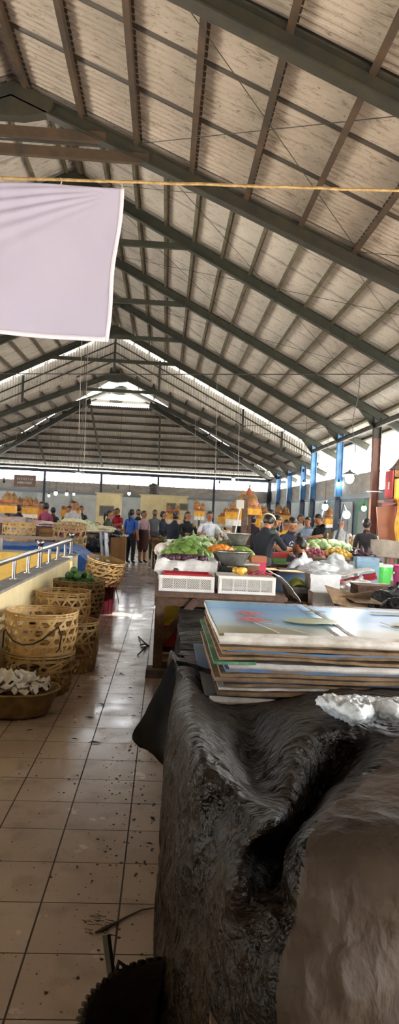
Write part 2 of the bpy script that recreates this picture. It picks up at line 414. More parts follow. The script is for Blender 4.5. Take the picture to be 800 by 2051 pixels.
# eave tie from column to column
for s, sd in ((1, 'right'), (-1, 'left')):
    b = MB(); b.ibeam((XR+s*(HALF-.05), 7.9, 3.5), (XR+s*(HALF-.05), 20.0, 3.5), .07, .1, .008)
    tag(b.build('eave_tie', M_purlin_dk), 'long dark steel tie running between the column tops on the %s side' % sd, 'beam')
    b = MB(); b.ibeam((XR+s*HALF, 21.2, 3.03), (XR+s*HALF, 28.3, 3.03), .07, .1, .008)
    tag(b.build('eave_tie', M_purlin_dk), 'dark eave tie of the low far roof on the %s side' % sd, 'beam')
# gable cladding between the central and the far roof
GY = 20.35
b = MB(); nn = int(2*6.5/.019)
for k in range(nn):
    xa, xb = -6.5+.019*k, -6.5+.019*(k+1)
    def top(x): return CEN['z']-CEN['m']*abs(x)+.05
    def bot(x): return FAR['z']-FAR['m']*abs(x)+.10
    if top(xa) <= bot(xa): continue
    ya, yb = GY+.01*math.sin(2*math.pi*xa/.076), GY+.01*math.sin(2*math.pi*xb/.076)
    b.add([(XR+xa, ya, bot(xa)), (XR+xb, yb, bot(xb)), (XR+xb, yb, top(xb)), (XR+xa, ya, top(xa))], [(0, 1, 2, 3)])
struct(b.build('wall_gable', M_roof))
b = MB()
for k in range(nn):
    xa, xb = -6.5+.019*k, -6.5+.019*(k+1)
    def top(x): return CEN['z']-CEN['m']*abs(x)+.17
    def bot(x): return NEA['z']-NEA['m']*abs(x)+.16
    if top(xa) <= bot(xa)+.02: continue
    ya, yb = 7.3+.01*math.sin(2*math.pi*xa/.076), 7.3+.01*math.sin(2*math.pi*xb/.076)
    b.add([(XR+xa, ya, bot(xa)), (XR+xb, yb, bot(xb)), (XR+xb, yb, top(xb)), (XR+xa, ya, top(xa))], [(0, 1, 2, 3)])
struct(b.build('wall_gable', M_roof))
for dz, lab in ((.30, 'highest'), (.58, 'second'), (.84, 'third')):
    b = MB()
    for s in (1, -1):
        x1 = min(6.2, (CEN['z']-dz-FAR['z']-.1)/(CEN['m']-FAR['m'])-.0)
        if dz > .5: x1 = min(x1, 6)
        b.bar((XR, GY-.04, CEN['z']-dz), (XR+s*x1, GY-.04, CEN['z']-dz-CEN['m']*x1), .03, .035)
    tag(b.build('gable_girt', M_steel_dk), '%s chevron shaped rail across the corrugated gable cladding' % lab, 'rail')
for x in (-3.9, -1.3-1.35, 0.0, 1.3+.05, 3.9, 5.1):
    zt = CEN['z']-CEN['m']*abs(x)-.1; zb = FAR['z']-FAR['m']*abs(x)-.1
    b = MB(); b.box((XR+x, GY-.1, (zt+zb)/2), (.06, .06, zt-zb))
    tag(b.build('gable_post', M_steel_dk), 'short dark post standing against the corrugated gable cladding', 'post', 'gable posts')
# thin bracing rods below the purlins
def rod(R, ya, xa, yb, xb, lab, grp):
    z = lambda x: R['z']-R['m']*x+R['d']/2-.01
    b = MB(); b.tube([(XR+xa, ya, z(xa)), (XR+xb, yb, z(xb))], .004, 5)
    tag(b.build('bracing_rod', M_steel_dk), lab, 'rod', grp)
for i, (y0, y1) in enumerate(((7.96, 10.93), (10.93, 13.9), (13.9, 16.87))):
    for (xa, xb) in ((.3, 3.2), (3.2, .3), (3.2, 6.2), (6.2, 3.2)):
        rod(CEN, y0, xa, y1, xb, 'thin diagonal bracing rod under the right slope of the central roof', 'bracing rods of the central roof')
for (xa, xb) in ((1.5, 3.6), (3.4, 1.2), (3.5, 6.0), (6.0, 3.4)):
    rod(NEA, 4.41, xa, 6.8, xb, 'thin diagonal bracing rod under the nearest low roof', 'bracing rods of the nearest roof')
# side arcade beyond the right and left columns, and the far one
for s, sd in ((1, 'right'), (-1, 'left')):
    X0 = XR+s*(HALF+.1)
    b = MB(); y_ = 14.2 if s > 0 else 6; b.box((X0, (y_+30)/2, 2.36), (.03, 30-y_, .46)); o = b.build('trim_%d' % (1 if s > 0 else 2), M_fascia); struct(o)
    b = MB(); b.box((X0, (y_+30)/2, 2.09), (.10, 30-y_, .08)); o = b.build('trim_%d' % (3 if s > 0 else 4), mat('blue grey beam paint', '7d8790', .6)); struct(o)
    b = MB(); n = int(24/.15)                        # arcade roof, white ribbed sheet, rising outward
    b.grid(lambda u, v: (X0+s*(.1+3.4*v), y_+.1+(32.4-y_)*u, 2.62+.75*v+.015*math.sin(u*n*2*math.pi)), n*4, 4, .002)
    struct(b.build('ceiling', mat('white ribbed sheet', 'dcdcd8', .6)))
    if s > 0:
        b = MB(); b.grid(lambda u, v: (X0+.1+3.4*v, 3.5+9.3*u, 2.62+.75*v+.015*math.sin(u*62*2*math.pi)), 62*4, 4, .002)
        struct(b.build('ceiling', mat('white ribbed sheet', 'dcdcd8')))
    b = MB(); b.box((X0+s*3.4, 19, 1.35), (.12, 26, 2.7)); struct(b.build('wall_%s' % sd, mat('grey blue shop wall', '6e7f8c', .8, 0, '5a6975', 2)))
b = MB(); b.box((XR, 28.45, 2.36), (12.2, .03, .42)); struct(b.build('trim_5', M_fascia))
b = MB(); b.box((XR, 28.43, 2.12), (12.2, .1, .1)); struct(b.build('trim_6', mat('blue grey beam paint', '7d8790')))
b = MB(); n = 90
b.grid(lambda u, v: (XR-9.4+18.8*u, 28.5+3.6*v, 2.58+.8*v+.015*math.sin(u*n*2*math.pi)), n*4, 4, .002)
struct(b.build('ceiling', MATS.get('white ribbed sheet')))
b = MB(); b.box((XR, 32.0, 1.3), (19, .12, 2.6)); struct(b.build('wall_back', mat('pale grey shop wall', '9aa3a8', .8, 0, '868f94', 2)))
# ------------------------------------------------------------------ materials of the goods
M_bam = mat('pale split bamboo', 'c9a66b', .6, 0, 'a07c48', 7, lo=.4, hi=.7)
M_bam2 = mat('aged split bamboo', 'a98a58', .65, 0, '7d6238', 7, lo=.4, hi=.7)
M_bam3 = mat('brown woven palm leaf', '8d744c', .7, 0, '66502f', 9, bump=.5, bscale=60, dist=.006)
M_wood = mat('weathered brown timber', '6f5340', .8, 0, '4d392c', 3, stretch=(6, 1, 6), bump=.25)
M_woodl = mat('light raw timber', 'b98d5c', .7, 0, '966d42', 3, stretch=(1, 1, .3), bump=.1)
M_chrome = mat('polished stainless steel', 'a3a09b', .28, .95, '7d7770', 8)
M_card = mat('brown corrugated card', '8c7152', .9, 0, '5f4a35', 8, bump=.2)
M_cardw = mat('white card', 'cfccc6', .75, 0, '9f978a', 7)
M_bluec = mat('blue printed card', '3f6f9c', .5, 0, '6a6050', 6)
M_greenc = mat('green printed card', '2f6a45', .5, 0, '7d9583', 10, lo=.5, hi=.7)
M_wplas = mat('white plastic', 'e6e4df', .4, 0, 'd2cfc8', 6)
M_bag = mat('thin translucent plastic film', 'e9ecec', .25, 0, 'cdd3d3', 10, bump=.7, bscale=22, alpha=.62, dist=.03)
M_wbag = mat('white plastic bag film', 'e8e7e4', .35, 0, 'c9c7c3', 8, bump=.7, bscale=18, dist=.03)
M_red = mat('red plastic', 'b5252b', .4, 0, '96202a', 4)
M_maroon = mat('maroon cloth', '6d1226', .8, 0, '540d1c', 4, bump=.2)
M_yel = mat('yellow plastic', 'd9b41f', .4)
M_alu = mat('dull beaten aluminium', '8d8d88', .38, .7, '6f6f6a', 12, bump=.12)
M_iron = mat('black cast iron', '26272a', .5, .2)
M_blacktwine = mat('black rubber strip', '1d1a18', .5)

# black plastic tarpaulin: woven sheet, dusty in patches
def tarp_mat(name, base, dust, amt_lo, amt_hi, fold=(1, 1, 1), fs=14, rough=.36, st=1.0, spec=.2):
    m = bpy.data.materials.new(name); m.use_nodes = True; nt = m.node_tree; N = nt.nodes; L = nt.links; b = N['Principled BSDF']
    tc = N.new('ShaderNodeTexCoord')
    def nz(sc, det, lo, hi, st_=(1, 1, 1)):
        mp = N.new('ShaderNodeMapping'); mp.inputs['Scale'].default_value = st_; L.new(tc.outputs['Object'], mp.inputs[0])
        n = N.new('ShaderNodeTexNoise'); n.inputs['Scale'].default_value = sc; n.inputs['Detail'].default_value = det; n.inputs['Roughness'].default_value = .6
        n.inputs['Distortion'].default_value = .1
        L.new(mp.outputs[0], n.inputs['Vector']); r = N.new('ShaderNodeMapRange'); r.inputs[1].default_value = lo; r.inputs[2].default_value = hi
        L.new(n.outputs['Fac'], r.inputs[0]); return n.outputs['Fac'], r.outputs[0]
    b.inputs['Specular IOR Level'].default_value = spec
    _, d = nz(2.2, 6, amt_lo, amt_hi); x = N.new('ShaderNodeMix'); x.data_type = 'RGBA'; L.new(d, x.inputs[0])
    x.inputs[6].default_value = (*hexc(base), 1); x.inputs[7].default_value = (*hexc(dust), 1); L.new(x.outputs[2], b.inputs['Base Color'])
    rr_ = N.new('ShaderNodeMapRange'); L.new(d, rr_.inputs[0]); rr_.inputs[3].default_value = rough; rr_.inputs[4].default_value = rough+.25
    L.new(rr_.outputs[0], b.inputs['Roughness'])
    f1, _ = nz(fs, 4, 0, 1, fold); f2, _ = nz(fs*4, 2, 0, 1, fold)
    def vor(sc, st_, dist):
        n0 = N.new('ShaderNodeTexNoise'); n0.inputs['Scale'].default_value = sc*.5; n0.inputs['Detail'].default_value = 2; L.new(tc.outputs['Object'], n0.inputs['Vector'])
        sv = N.new('ShaderNodeVectorMath'); sv.operation = 'SCALE'; sv.inputs['Scale'].default_value = dist; L.new(n0.outputs['Color'], sv.inputs[0])
        ad = N.new('ShaderNodeVectorMath'); ad.operation = 'ADD'; L.new(tc.outputs['Object'], ad.inputs[0]); L.new(sv.outputs[0], ad.inputs[1])
        mp = N.new('ShaderNodeMapping'); mp.inputs['Scale'].default_value = st_; mp.inputs['Rotation'].default_value = (.3, .2, .5); L.new(ad.outputs[0], mp.inputs[0])
        vn = N.new('ShaderNodeTexVoronoi'); vn.inputs['Scale'].default_value = sc; L.new(mp.outputs[0], vn.inputs['Vector']); return vn.outputs['Distance']
    v1 = vor(fs*.55, fold, .25); v2 = vor(fs*1.7, (fold[0]*1.2, fold[1]*.6, fold[2]), .12)
    bv = N.new('ShaderNodeBump'); bv.inputs['Strength'].default_value = .6*st; bv.inputs['Distance'].default_value = .045; L.new(v1, bv.inputs['Height'])
    bw = N.new('ShaderNodeBump'); bw.inputs['Strength'].default_value = .5*st; bw.inputs['Distance'].default_value = .014; L.new(v2, bw.inputs['Height']); L.new(bv.outputs[0], bw.inputs['Normal'])
    b1 = N.new('ShaderNodeBump'); b1.inputs['Strength'].default_value = .5*st; L.new(bw.outputs[0], b1.inputs['Normal']); b1.inputs['Distance'].default_value = .035; L.new(f1, b1.inputs['Height'])
    b2 = N.new('ShaderNodeBump'); b2.inputs['Strength'].default_value = .6*st; b2.inputs['Distance'].default_value = .006; L.new(f2, b2.inputs['Height'])
    L.new(b1.outputs[0], b2.inputs['Normal']); L.new(b2.outputs[0], b.inputs['Normal'])
    return m
M_tarp = tarp_mat('black woven tarpaulin', '0f0b07', '2f2418', .4, .7, (.6, 2.0, 1.6), 17, .3, 1.1, .17)
M_tarpd = tarp_mat('dusty brown black tarpaulin', '272019', '4d4136', .3, .65, (1, 1, .6), 12, .5, .7, .12)
M_tarpb = tarp_mat('black striped tarpaulin', '191919', '3a3632', .45, .7, (.25, 2.4, 1), 9, .33)
M_black = mat('matt black sheet plastic', '090908', .7, 0, '12110f', 4, bump=.3, bscale=8, spec=.2)
M_blueT = mat('blue tarpaulin', '24599c', .4, 0, '1a4580', 5, bump=.8, bscale=7, dist=.05)

def catmull(P, t):
    n = len(P)-1; i = min(int(t), n-1); f = t-i
    p0, p1, p2, p3 = P[max(i-1, 0)], P[i], P[i+1], P[min(i+2, n)]
    return .5*((2*p1)+(p2-p0)*f+(2*p0-5*p1+4*p2-p3)*f*f+(3*p1-p0-3*p2+p3)*f*f*f)
def sheet_from(ctrl, nu, nv, amp, fr, st=(1, 1, 1), th=.002, amp2=0, fr2=20, ridge=True):
    """smooth sheet through a net of points, crumpled by noise; returns an MB"""
    b = MB(); R_ = len(ctrl)-1; C_ = len(ctrl[0])-1
    cache = [[None]*(nu+1) for _ in range(nv+1)]; out = [[None]*(nu+1) for _ in range(nv+1)]
    for j in range(nv+1):
        for i in range(nu+1):
            rows = [catmull(r, C_*i/nu) for r in ctrl]; cache[j][i] = catmull(rows, R_*j/nv)
    for j in range(nv+1):
        for i in range(nu+1):
            a = cache[j][min(i+1, nu)]-cache[j][max(i-1, 0)]; c = cache[min(j+1, nv)][i]-cache[max(j-1, 0)][i]; n = c.cross(a)
            n = n.normalized() if n.length > 1e-9 else Vector((0, 0, 1))
            p = cache[j][i]; q = Vector((p.x*st[0], p.y*st[1], p.z*st[2]))
            h = (1-2*abs(noise.noise(q*fr)))*.6 + .4*noise.noise(q*fr*2.3+Vector((5, 1, 2))) if ridge else noise.noise(q*fr)
            h2 = (1-2*abs(noise.noise(q*fr2+Vector((9, 4, 1))))) if amp2 else 0
            out[j][i] = p+n*(amp*h+amp2*h2)
    b.grid(lambda u, v: out[round(v*nv)][round(u*nu)], nu, nv, th)
    return b

# ------------------------------------------------------------------ the covered stall in the foreground
def table(name, label, cat, x0, x1, y0, y1, zt, m, leg=.06, th=.035, apron=.08, shelf=None, legs=True):
    t = thing(name, label, cat, ((x0+x1)/2, (y0+y1)/2, 0)); w, d = x1-x0, y1-y0
    b = MB(); b.box((0, 0, zt-th/2), (w, d, th)); b.build('table_top', m, t)
    if apron:
        b = MB()
        for s in (1, -1):
            b.box((0, s*(d/2-.03), zt-th-apron/2), (w-.04, .03, apron)); b.box((s*(w/2-.03), 0, zt-th-apron/2), (.03, d-.1, apron))
        b.build('apron', m, t)
    if legs:
        for sx in (1, -1):
            for sy in (1, -1):
                b = MB(); b.box((sx*(w/2-leg/2-.01), sy*(d/2-leg/2-.01), (zt-th)/2), (leg, leg, zt-th)); b.build('leg', m, t)
    if shelf:
        b = MB(); b.box((0, 0, shelf), (w-.05, d-.05, .025)); b.build('shelf', m, t)
    return t
table('stall_table', 'low wooden bench hidden under the brown black tarpaulin heap', 'table', .14, 1.9, 1.3, 2.85, .5, M_wood)
table('stall_table', 'wooden table under the pile of flattened cardboard', 'table', .16, 1.9, 2.95, 4.15, .64, M_wood)

NET = [
 [(338,1316,.60),(360,1318,.62),(400,1318,.64),(430,1320,.655),(560,1316,.655),(700,1312,.655),(800,1312,.655),(960,1312,.655)],
 [(343,1335,.66),(362,1340,.74),(392,1345,.72),(432,1356,.665),(560,1352,.665),(700,1350,.665),(800,1350,.665),(960,1352,.665)],
 [(352,1385,.60),(378,1375,.76),(400,1385,.70),(440,1404,.665),(560,1402,.69),(650,1396,.78),(760,1400,.80),(960,1410,.82)],
 [(340,1440,.58),(372,1424,.83),(430,1440,.78),(500,1446,.70),(600,1440,.84),(690,1446,.86),(790,1455,.82),(960,1475,.86)],
 [(333,1510,.52),(378,1485,.86),(440,1495,.84),(505,1510,.70),(590,1502,.84),(685,1512,.78),(775,1505,.86),(960,1540,.90)],
 [(328,1600,.40),(375,1562,.80),(450,1550,.86),(515,1580,.76),(585,1575,.82),(645,1585,.72),(698,1590,.87),(960,1620,.92)],
 [(322,1700,.30),(372,1650,.70),(450,1625,.80),(548,1638,.86),(578,1640,.76),(612,1655,.68),(660,1640,.87),(960,1700,.90)],
 [(316,1790,.22),(368,1740,.62),(430,1715,.72),(500,1700,.80),(548,1712,.68),(580,1722,.67),(612,1700,.85),(960,1790,.84)],
 [(311,1890,.15),(366,1830,.50),(430,1800,.66),(476,1770,.78),(522,1756,.76),(548,1776,.74),(640,1785,.81),(960,1870,.74)],
 [(305,1980,.10),(350,1930,.38),(415,1900,.56),(470,1880,.66),(530,1870,.70),(600,1880,.73),(740,1890,.73),(960,1960,.62)],
 [(297,2100,.05),(340,2080,.24),(400,2060,.42),(470,2040,.54),(550,2030,.61),(640,2030,.64),(770,2040,.62),(960,2090,.48)],
 [(285,2260,.02),(330,2250,.10),(400,2240,.22),(470,2230,.32),(550,2230,.38),(640,2230,.40),(770,2240,.36),(960,2280,.26)],
 [(280,2400,.0),(330,2400,.01),(400,2400,.02),(470,2400,.02),(550,2400,.03),(640,2400,.03),(770,2400,.03),(960,2400,.03)]]
NP = [[at(u, v, Z=z) for (u, v, z) in r] for r in NET]
NP = [[Vector((r[0].x+.02, r[0].y+.02, .0 if i < 11 else -.0))]+r for i, r in enumerate(NP)]
tp = thing('tarpaulin', 'big crumpled black brown plastic tarpaulin heaped over the foreground stall', 'tarpaulin', (.6, 2.2, 0))
b = sheet_from(NP, 190, 250, .012, 5.5, (1.5, .8, 1), .002, .006, 13, ridge=False)
# the dusty front panel and the black rest are one sheet with two faces of dirt
for k, f_ in enumerate(b.f):
    c = b.v[f_[0]]
    uu = c[0]-.25-.62*(c[1]-1.25)
    if uu > 0 + .06*noise.noise(Vector(c)*5) and c[1] < 2.75: b.mi[k] = 1
o = b.build('sheet', [M_tarp, M_tarpd], tp, smooth=True, world=True)
FL = [[(345,1322,3.55),(385,1330,3.5),(432,1345,3.4)], [(318,1375,3.5),(362,1400,3.4),(405,1410,3.2)], [(292,1428,3.45),(345,1455,3.3),(385,1470,3.0)],
      [(266,1478,3.4),(322,1500,3.25),(365,1520,2.9)], [(300,1505,3.3),(330,1532,3.2),(352,1560,2.9)]]
b = sheet_from([[at(u, v, Y=y) for u, v, y in r] for r in FL], 40, 50, .008, 9, th=.003)
o = b.build('hanging_corner', M_black, tp, smooth=True, world=True); o['label'] = 'stiff matt black corner of the sheet'
# second, striped tarpaulin over the low bench behind the cardboard
table('stall_table', 'low wooden bench under the grey black striped tarpaulin', 'table', .22, 1.7, 4.5, 6.0, .52, M_wood)
def T2(u, v):
    y = 4.25+2.35*v; g = .045*noise.noise(Vector((0, y*1.6, 0)))
    if u < .45: k = u/.45; x = .14+.06*(y-4.25)/2.3-.06*(1-k)**2+g; z = .62*k**.8
    else: k = (u-.45)/.55; x = .18+.04*(y-4.25)/2.3+g*(1-k)+k*1.55; z = .62-.03*k+.02*noise.noise(Vector((x*3, y*3, 2)))
    n = .016*(1-2*abs(noise.noise(Vector((x*2.2, y*11, z*3)))))+.008*noise.noise(Vector((x*7, y*24, z*8)))
    return (x-(n if u < .5 else 0), y, z+(n if u > .4 else 0))
b = MB(); b.grid(T2, 90, 150, .002)
tag(b.build('tarpaulin', M_tarpb, smooth=True), 'grey black striped plastic sheet over the low bench behind the cardboard pile', 'tarpaulin')

# flattened fruit boxes
def slab(x0, x1, y0, y1, z0, th, seed, droop=.012, fold=0.0):
    b = MB(); sd = Vector((seed*2.3, seed, 0)); nx, ny = 40, 16
    def top(x, y): return z0+droop*noise.noise(Vector((x*2.2, y*1.7, 0))+sd)+.003*noise.noise(Vector((x*14, y*3, 1))+sd)
    def fn(u, v):
        x = x0+(x1-x0)*u; y = y0+(y1-y0)*v
        ex = .006*noise.noise(Vector((x*9, 0, 3))+sd); return (x, y+ex*(1-v), top(x, y)+th)
    b.grid(fn, nx, ny, th)
    if fold:                                            # rounded folded lip along the front
        b.grid(lambda u, v: (x0+(x1-x0)*u, y0-.010*math.sin(v*math.pi)+.004*noise.noise(Vector((u*12, 0, seed))), top(x0+(x1-x0)*u, y0)+th-(th+fold)*v), nx, 6, .003)
    return b
PX0, PY0, PY1, PW = .27, 3.02, 4.16, 1.28
lay = [('w', .030, .02, 'white faced flattened box at the bottom of the cardboard pile', -.03), ('b', .012, .0, 'blue flattened box sticking out to the left low in the pile', -.055),
 ('c', .014, 0, None, .0), ('w', .010, .0, 'white edged flattened box low in the pile, above the blue one', -.0), ('c', .012, 0, None, .02), ('b', .012, 0, 'torn blue flattened box in the lower middle of the pile', .0), ('c', .016, 0, None, -.01), ('c', .014, 0, None, .01),
 ('b', .014, .0, 'blue lipped flattened box in the middle of the pile', .04), ('w', .022, .015, 'bulging white flattened box in the middle of the pile', .05), ('g', .012, 0, 'green printed flattened box whose corner shows at the left', -.02),
 ('c', .012, 0, None, 0), ('c', .014, 0, None, .02), ('b', .010, 0, 'thin blue flattened box in the upper part of the pile', .03), ('c', .014, 0, None, .0), ('c', .012, 0, None, .01), ('w', .026, .02, 'white flattened box directly under the printed top box', .0)]
z = .672; cm = {'w': M_cardw, 'b': M_bluec, 'c': M_card, 'g': M_greenc}
tot = sum(l[1] for l in lay)+.008; gap = (.985-z-tot)/len(lay)
for i, (c, th, fo, lab, dx) in enumerate(lay):
    j = rnd(-.028, .014)
    if lab and 'bulging' in lab: j = .0
    m = cm[c]; x0 = PX0+dx+rnd(-.008, .008)
    b = slab(x0, x0+(PW if c != 'g' else .17)+rnd(-.03, .03), PY0+j-(.02 if c == 'g' else 0), PY1+rnd(-.03, .03), z, th, i, .009, fo*.3)
    if lab: tag(b.build('flattened_box', m), lab, 'cardboard', 'pile of flattened fruit boxes')
    else: tag(b.build('flattened_box', m), 'plain brown flattened cardboard box inside the pile', 'cardboard', 'pile of flattened fruit boxes')
    z += th+gap
# the printed top box: two panels with fold cracks
ZT = z
def print_mat():
    m = bpy.data.materials.new('printed fruit box card'); m.use_nodes = True; nt = m.node_tree; N = nt.nodes; L = nt.links; b = N['Principled BSDF']; b.inputs['Roughness'].default_value = .28
    g = N.new('ShaderNodeNewGeometry'); sp = N.new('ShaderNodeSeparateXYZ'); L.new(g.outputs['Position'], sp.inputs[0])
    n = N.new('ShaderNodeTexNoise'); n.inputs['Scale'].default_value = 7; L.new(g.outputs['Position'], n.inputs['Vector'])
    a = N.new('ShaderNodeMath'); a.operation = 'MULTIPLY_ADD'; a.inputs[1].default_value = .10; L.new(n.outputs['Fac'], a.inputs[0]); L.new(sp.outputs['Y'], a.inputs[2])
    r = N.new('ShaderNodeMapRange'); r.inputs[1].default_value = PY0+.05; r.inputs[2].default_value = PY1+.05; L.new(a.outputs[0], r.inputs[0])
    cr = N.new('ShaderNodeValToRGB'); L.new(r.outputs[0], cr.inputs[0]); e = cr.color_ramp.elements
    e[0].position = 0; e[0].color = (*hexc('6f6a46'), 1); e[1].position = .16; e[1].color = (*hexc('8a855c'), 1)
    for p, c in ((.22, '8fb0bb'), (.45, '6fa6cf'), (.70, '5597cb'), (.735, '2f8fd0'), (.78, '4aa6dc'), (1.0, '76a7c4')):
        q = e.new(p); q.color = (*hexc(c), 1)
    L.new(cr.outputs[0], b.inputs['Base Color']); return m
M_print = print_mat()
tb = thing('flattened_box', 'glossy blue printed melon box lying flat on top of the pile', 'cardboard', (PX0, PY0, ZT), group='pile of flattened fruit boxes')
def topz(x, y): return ZT+.008+.006*noise.noise(Vector((x*3, y*2, 4)))+.004*math.exp(-((x-.83)/.02)**2)
for xa, xb, nm in ((PX0+.0, PX0+.60, 'printed_panel'), (PX0+.615, PX0+1.30, 'printed_panel')):
    b = MB(); b.grid(lambda u, v: (xa+(xb-xa)*u+.006*noise.noise(Vector((0, v*6, xa))), PY0+.01+(PY1-PY0)*v*(.97 if xa < .5 else .90), topz(xa+(xb-xa)*u, PY0+(PY1-PY0)*v)), 24, 30, .006)
    b.build(nm, M_print, tb, world=True)
b = MB(); b.grid(lambda u, v: (PX0+.02+1.28*u, PY0+.012-.012*math.sin(v*3.1), topz(PX0+1.28*u, PY0)-.028*v), 40, 6, .003); b.build('front_flap', M_cardw, tb, world=True)
b = MB(); b.grid(lambda u, v: (PX0+.60+.02*u+.008*noise.noise(Vector((0, v*5, 0))), PY0+.01+1.1*v, topz(PX0+.61, PY0+1.1*v)+.003), 2, 30, .002); b.build('fold', M_cardw, tb, world=True)
for k, (xx, y0_, y1_) in enumerate(((PX0+.27, 3.05, 3.42), (PX0+.42, 3.04, 3.22), (PX0+.30, 3.3, 3.34), (PX0+.98, 3.04, 3.5))):
    b = MB(); b.grid(lambda u, v: (xx+.008*u-.10*v+.004*noise.noise(Vector((0, v*9, k))), y0_+(y1_-y0_)*v, topz(xx, y0_)+.006), 1, 12, .0015); b.build('crease', M_cardw, tb, world=True)
M_redp = mat('red print', 'c8402f', .35); M_grnp = mat('pale melon print', 'a9ad7e', .35, 0, '8f9a68', 9); M_dkg = mat('dark green print', '3f6b45', .35)
def deco(nm, pts, m, zz=.0):
    b = MB(); b.add([(x, y, topz(x, y)+.0085+zz) for x, y in pts], [tuple(range(len(pts)))]); b.build(nm, m, tb, world=True)
for (cx, cy) in ((.47, 3.63), (.46, 3.40)):                 # the two red marks: a peaked roof of strokes over a bar
    b = MB()
    for (x0, y0, x1, y1) in ((-.06, -.02, 0, .07), (0, .07, .07, -.02), (-.04, -.03, .0, .02), (.0, .02, .05, -.03), (-.08, -.045, .10, -.035), (-.03, -.075, .04, -.07), (0, .02, .0, -.05)):
        b.bar((cx+x0, cy+y0, topz(cx, cy)+.010), (cx+x1, cy+y1, topz(cx, cy)+.010), .013, .001)
    b.build('printed_mark', M_redp, tb, world=True)
for (cx, cy, rx, ry) in ((.78, 3.42, .15, .10), (1.32, 3.44, .13, .09)):
    deco('printed_melon', [(cx+rx*math.cos(t*math.pi/12), cy+ry*math.sin(t*math.pi/12)) for t in range(24)], M_grnp)
deco('printed_label', [(.80, 3.74), (.93, 3.74), (.93, 3.80), (.80, 3.80)], M_dkg); deco('printed_label', [(1.20, 3.80), (1.50, 3.80), (1.50, 3.86), (1.20, 3.86)], M_dkg)
b = MB(); x = .52
M_pale = mat('reddish faded print', '9a6d78', .4)
for w_ in (6, 4):                                            # row of block characters printed along the far edge
    for k in range(w_):
        for s_ in range(5):
            x0, y0 = x+rnd(0, .03), 3.98+rnd(0, .06); b.bar((x0, y0, topz(x0, y0)+.010), (x0+rnd(-.02, .025), y0+rnd(-.03, .03), topz(x0, y0)+.010), .006, .001)
        x += .052
    x += .05
b.build('printed_characters', M_pale, tb, world=True)

# clear plastic film on top of the heap
pb = [[(636,1408,.86),(650,1398,.88),(690,1398,.89),(740,1403,.89),(800,1405,.90),(850,1408,.88)], [(650,1415,.875),(668,1412,.93),(700,1410,.935),(742,1412,.92),(800,1415,.93),(850,1420,.90)], [(668,1428,.865),(690,1430,.90),(715,1432,.93),(750,1428,.90),(800,1430,.91),(850,1438,.88)], [(690,1440,.86),(705,1444,.87),(722,1444,.88),(748,1440,.86),(800,1442,.87),(850,1450,.86)]]
b = sheet_from([[at(u, v, Z=z) for u, v, z in r] for r in pb], 60, 34, .016, 24, th=.001, amp2=.008, fr2=60)
tag(b.build('plastic_bag', M_bag, smooth=True), 'crumpled clear plastic film lying on top of the tarpaulin heap', 'plastic bag')

# ------------------------------------------------------------------ baskets
def hexpath(c, rb, rt, h, th0, turn, R, n=14, z0=0.0, z1=1.0, sq=1.0, jit=0, bulge=.0):
    pts = []; nr = []
    for i in range(n+1):
        k = z0+(z1-z0)*i/n; r = rb+(rt-rb)*k+bulge*math.sin(math.pi*k); t = th0+turn*(k-z0)/(z1-z0 or 1)+jit*noise.noise(Vector((th0*3, k*4, 0)))
        p = Vector((r*math.cos(t), r*math.sin(t)*sq, h*k)); q = Vector((math.cos(t), math.sin(t), 0))
        pts.append(R @ p+c); nr.append(R @ q)
    return pts, nr
def basket(name, label, group, c, rb, rt, h, R=None, nd=16, hoops=4, sw=.021, m=M_bam, mr=None, jit=.1, turn=.75, dense=0, top_dense=0.0, ear=False):
    R = R or Matrix.Identity(3); t = thing(name, label, 'basket', c, group=group); C = Vector((0, 0, 0)); bl = .02
    b = MB()
    for i in range(nd):
        for s in (1, -1):
            p, q = hexpath(C, rb, rt, h, 6.2832*(i+(.5 if s < 0 else 0))/nd+rnd(-.03, .03), s*turn, R, jit=jit, bulge=bl)
            b.ribbon([a+n_*(.003*s) for a, n_ in zip(p, q)], q, sw, .0022)
    for j in range(hoops):
        k = (j+.6)/(hoops+.2); p, q = hexpath(C, rb, rt, h, 0, 6.3, R, n=40, z0=k, z1=k, jit=0, bulge=bl)
        p = [Vector(R @ Vector(((rb+(rt-rb)*k+bl*math.sin(math.pi*k))*math.cos(6.2832*i/40), (rb+(rt-rb)*k+bl*math.sin(math.pi*k))*math.sin(6.2832*i/40), h*(k+.012*noise.noise(Vector((i*.3, j, 0))))))) for i in range(41)]
        q = [R @ Vector((math.cos(6.2832*i/40), math.sin(6.2832*i/40), 0)) for i in range(41)]
        b.ribbon(p, q, sw*1.1, .003)
    b.build('weave', m, t)
    for kk, nm in ((.0, 'base'), (1.0, 'rim')):
        b = MB()
        if nm == 'rim':
            for dz in (0, -.02):
                b.tube([R @ Vector(((rt+.004)*math.cos(6.2832*i/36), (rt+.004)*math.sin(6.2832*i/36), h+dz+.004*noise.noise(Vector((i*.4, 0, dz*9))))) for i in range(37)], .007, 6, cap=False)
        else:
            for i in range(-5, 6):
                y = rb*i/5.5; w = math.sqrt(max(0, rb*rb-y*y))
                b.bar(R @ Vector((-w, y, .006)), R @ Vector((w, y, .006)), sw*1.3, .003, up=R @ Vector((0, 0, 1))); b.bar(R @ Vector((y, -w, .009)), R @ Vector((y, w, .009)), sw*1.3, .003, up=R @ Vector((0, 0, 1)))
        b.build(nm, mr or m, t)
    return t
G = 'open weave bamboo baskets along the ramp wall'
bk = basket('woven_basket', 'lower basket of the stack nearest the camera, darker and ragged, behind the tray of leaves', G, (-.97, 5.63, 0), .24, .28, .34, m=M_bam2, jit=.5, nd=15)
bk2 = basket('woven_basket', 'large pale open weave basket on top of the nearest stack, black strap hanging on it', G, (-.965, 5.63, .31), .25, .285, .35, m=M_bam, nd=18, hoops=5)
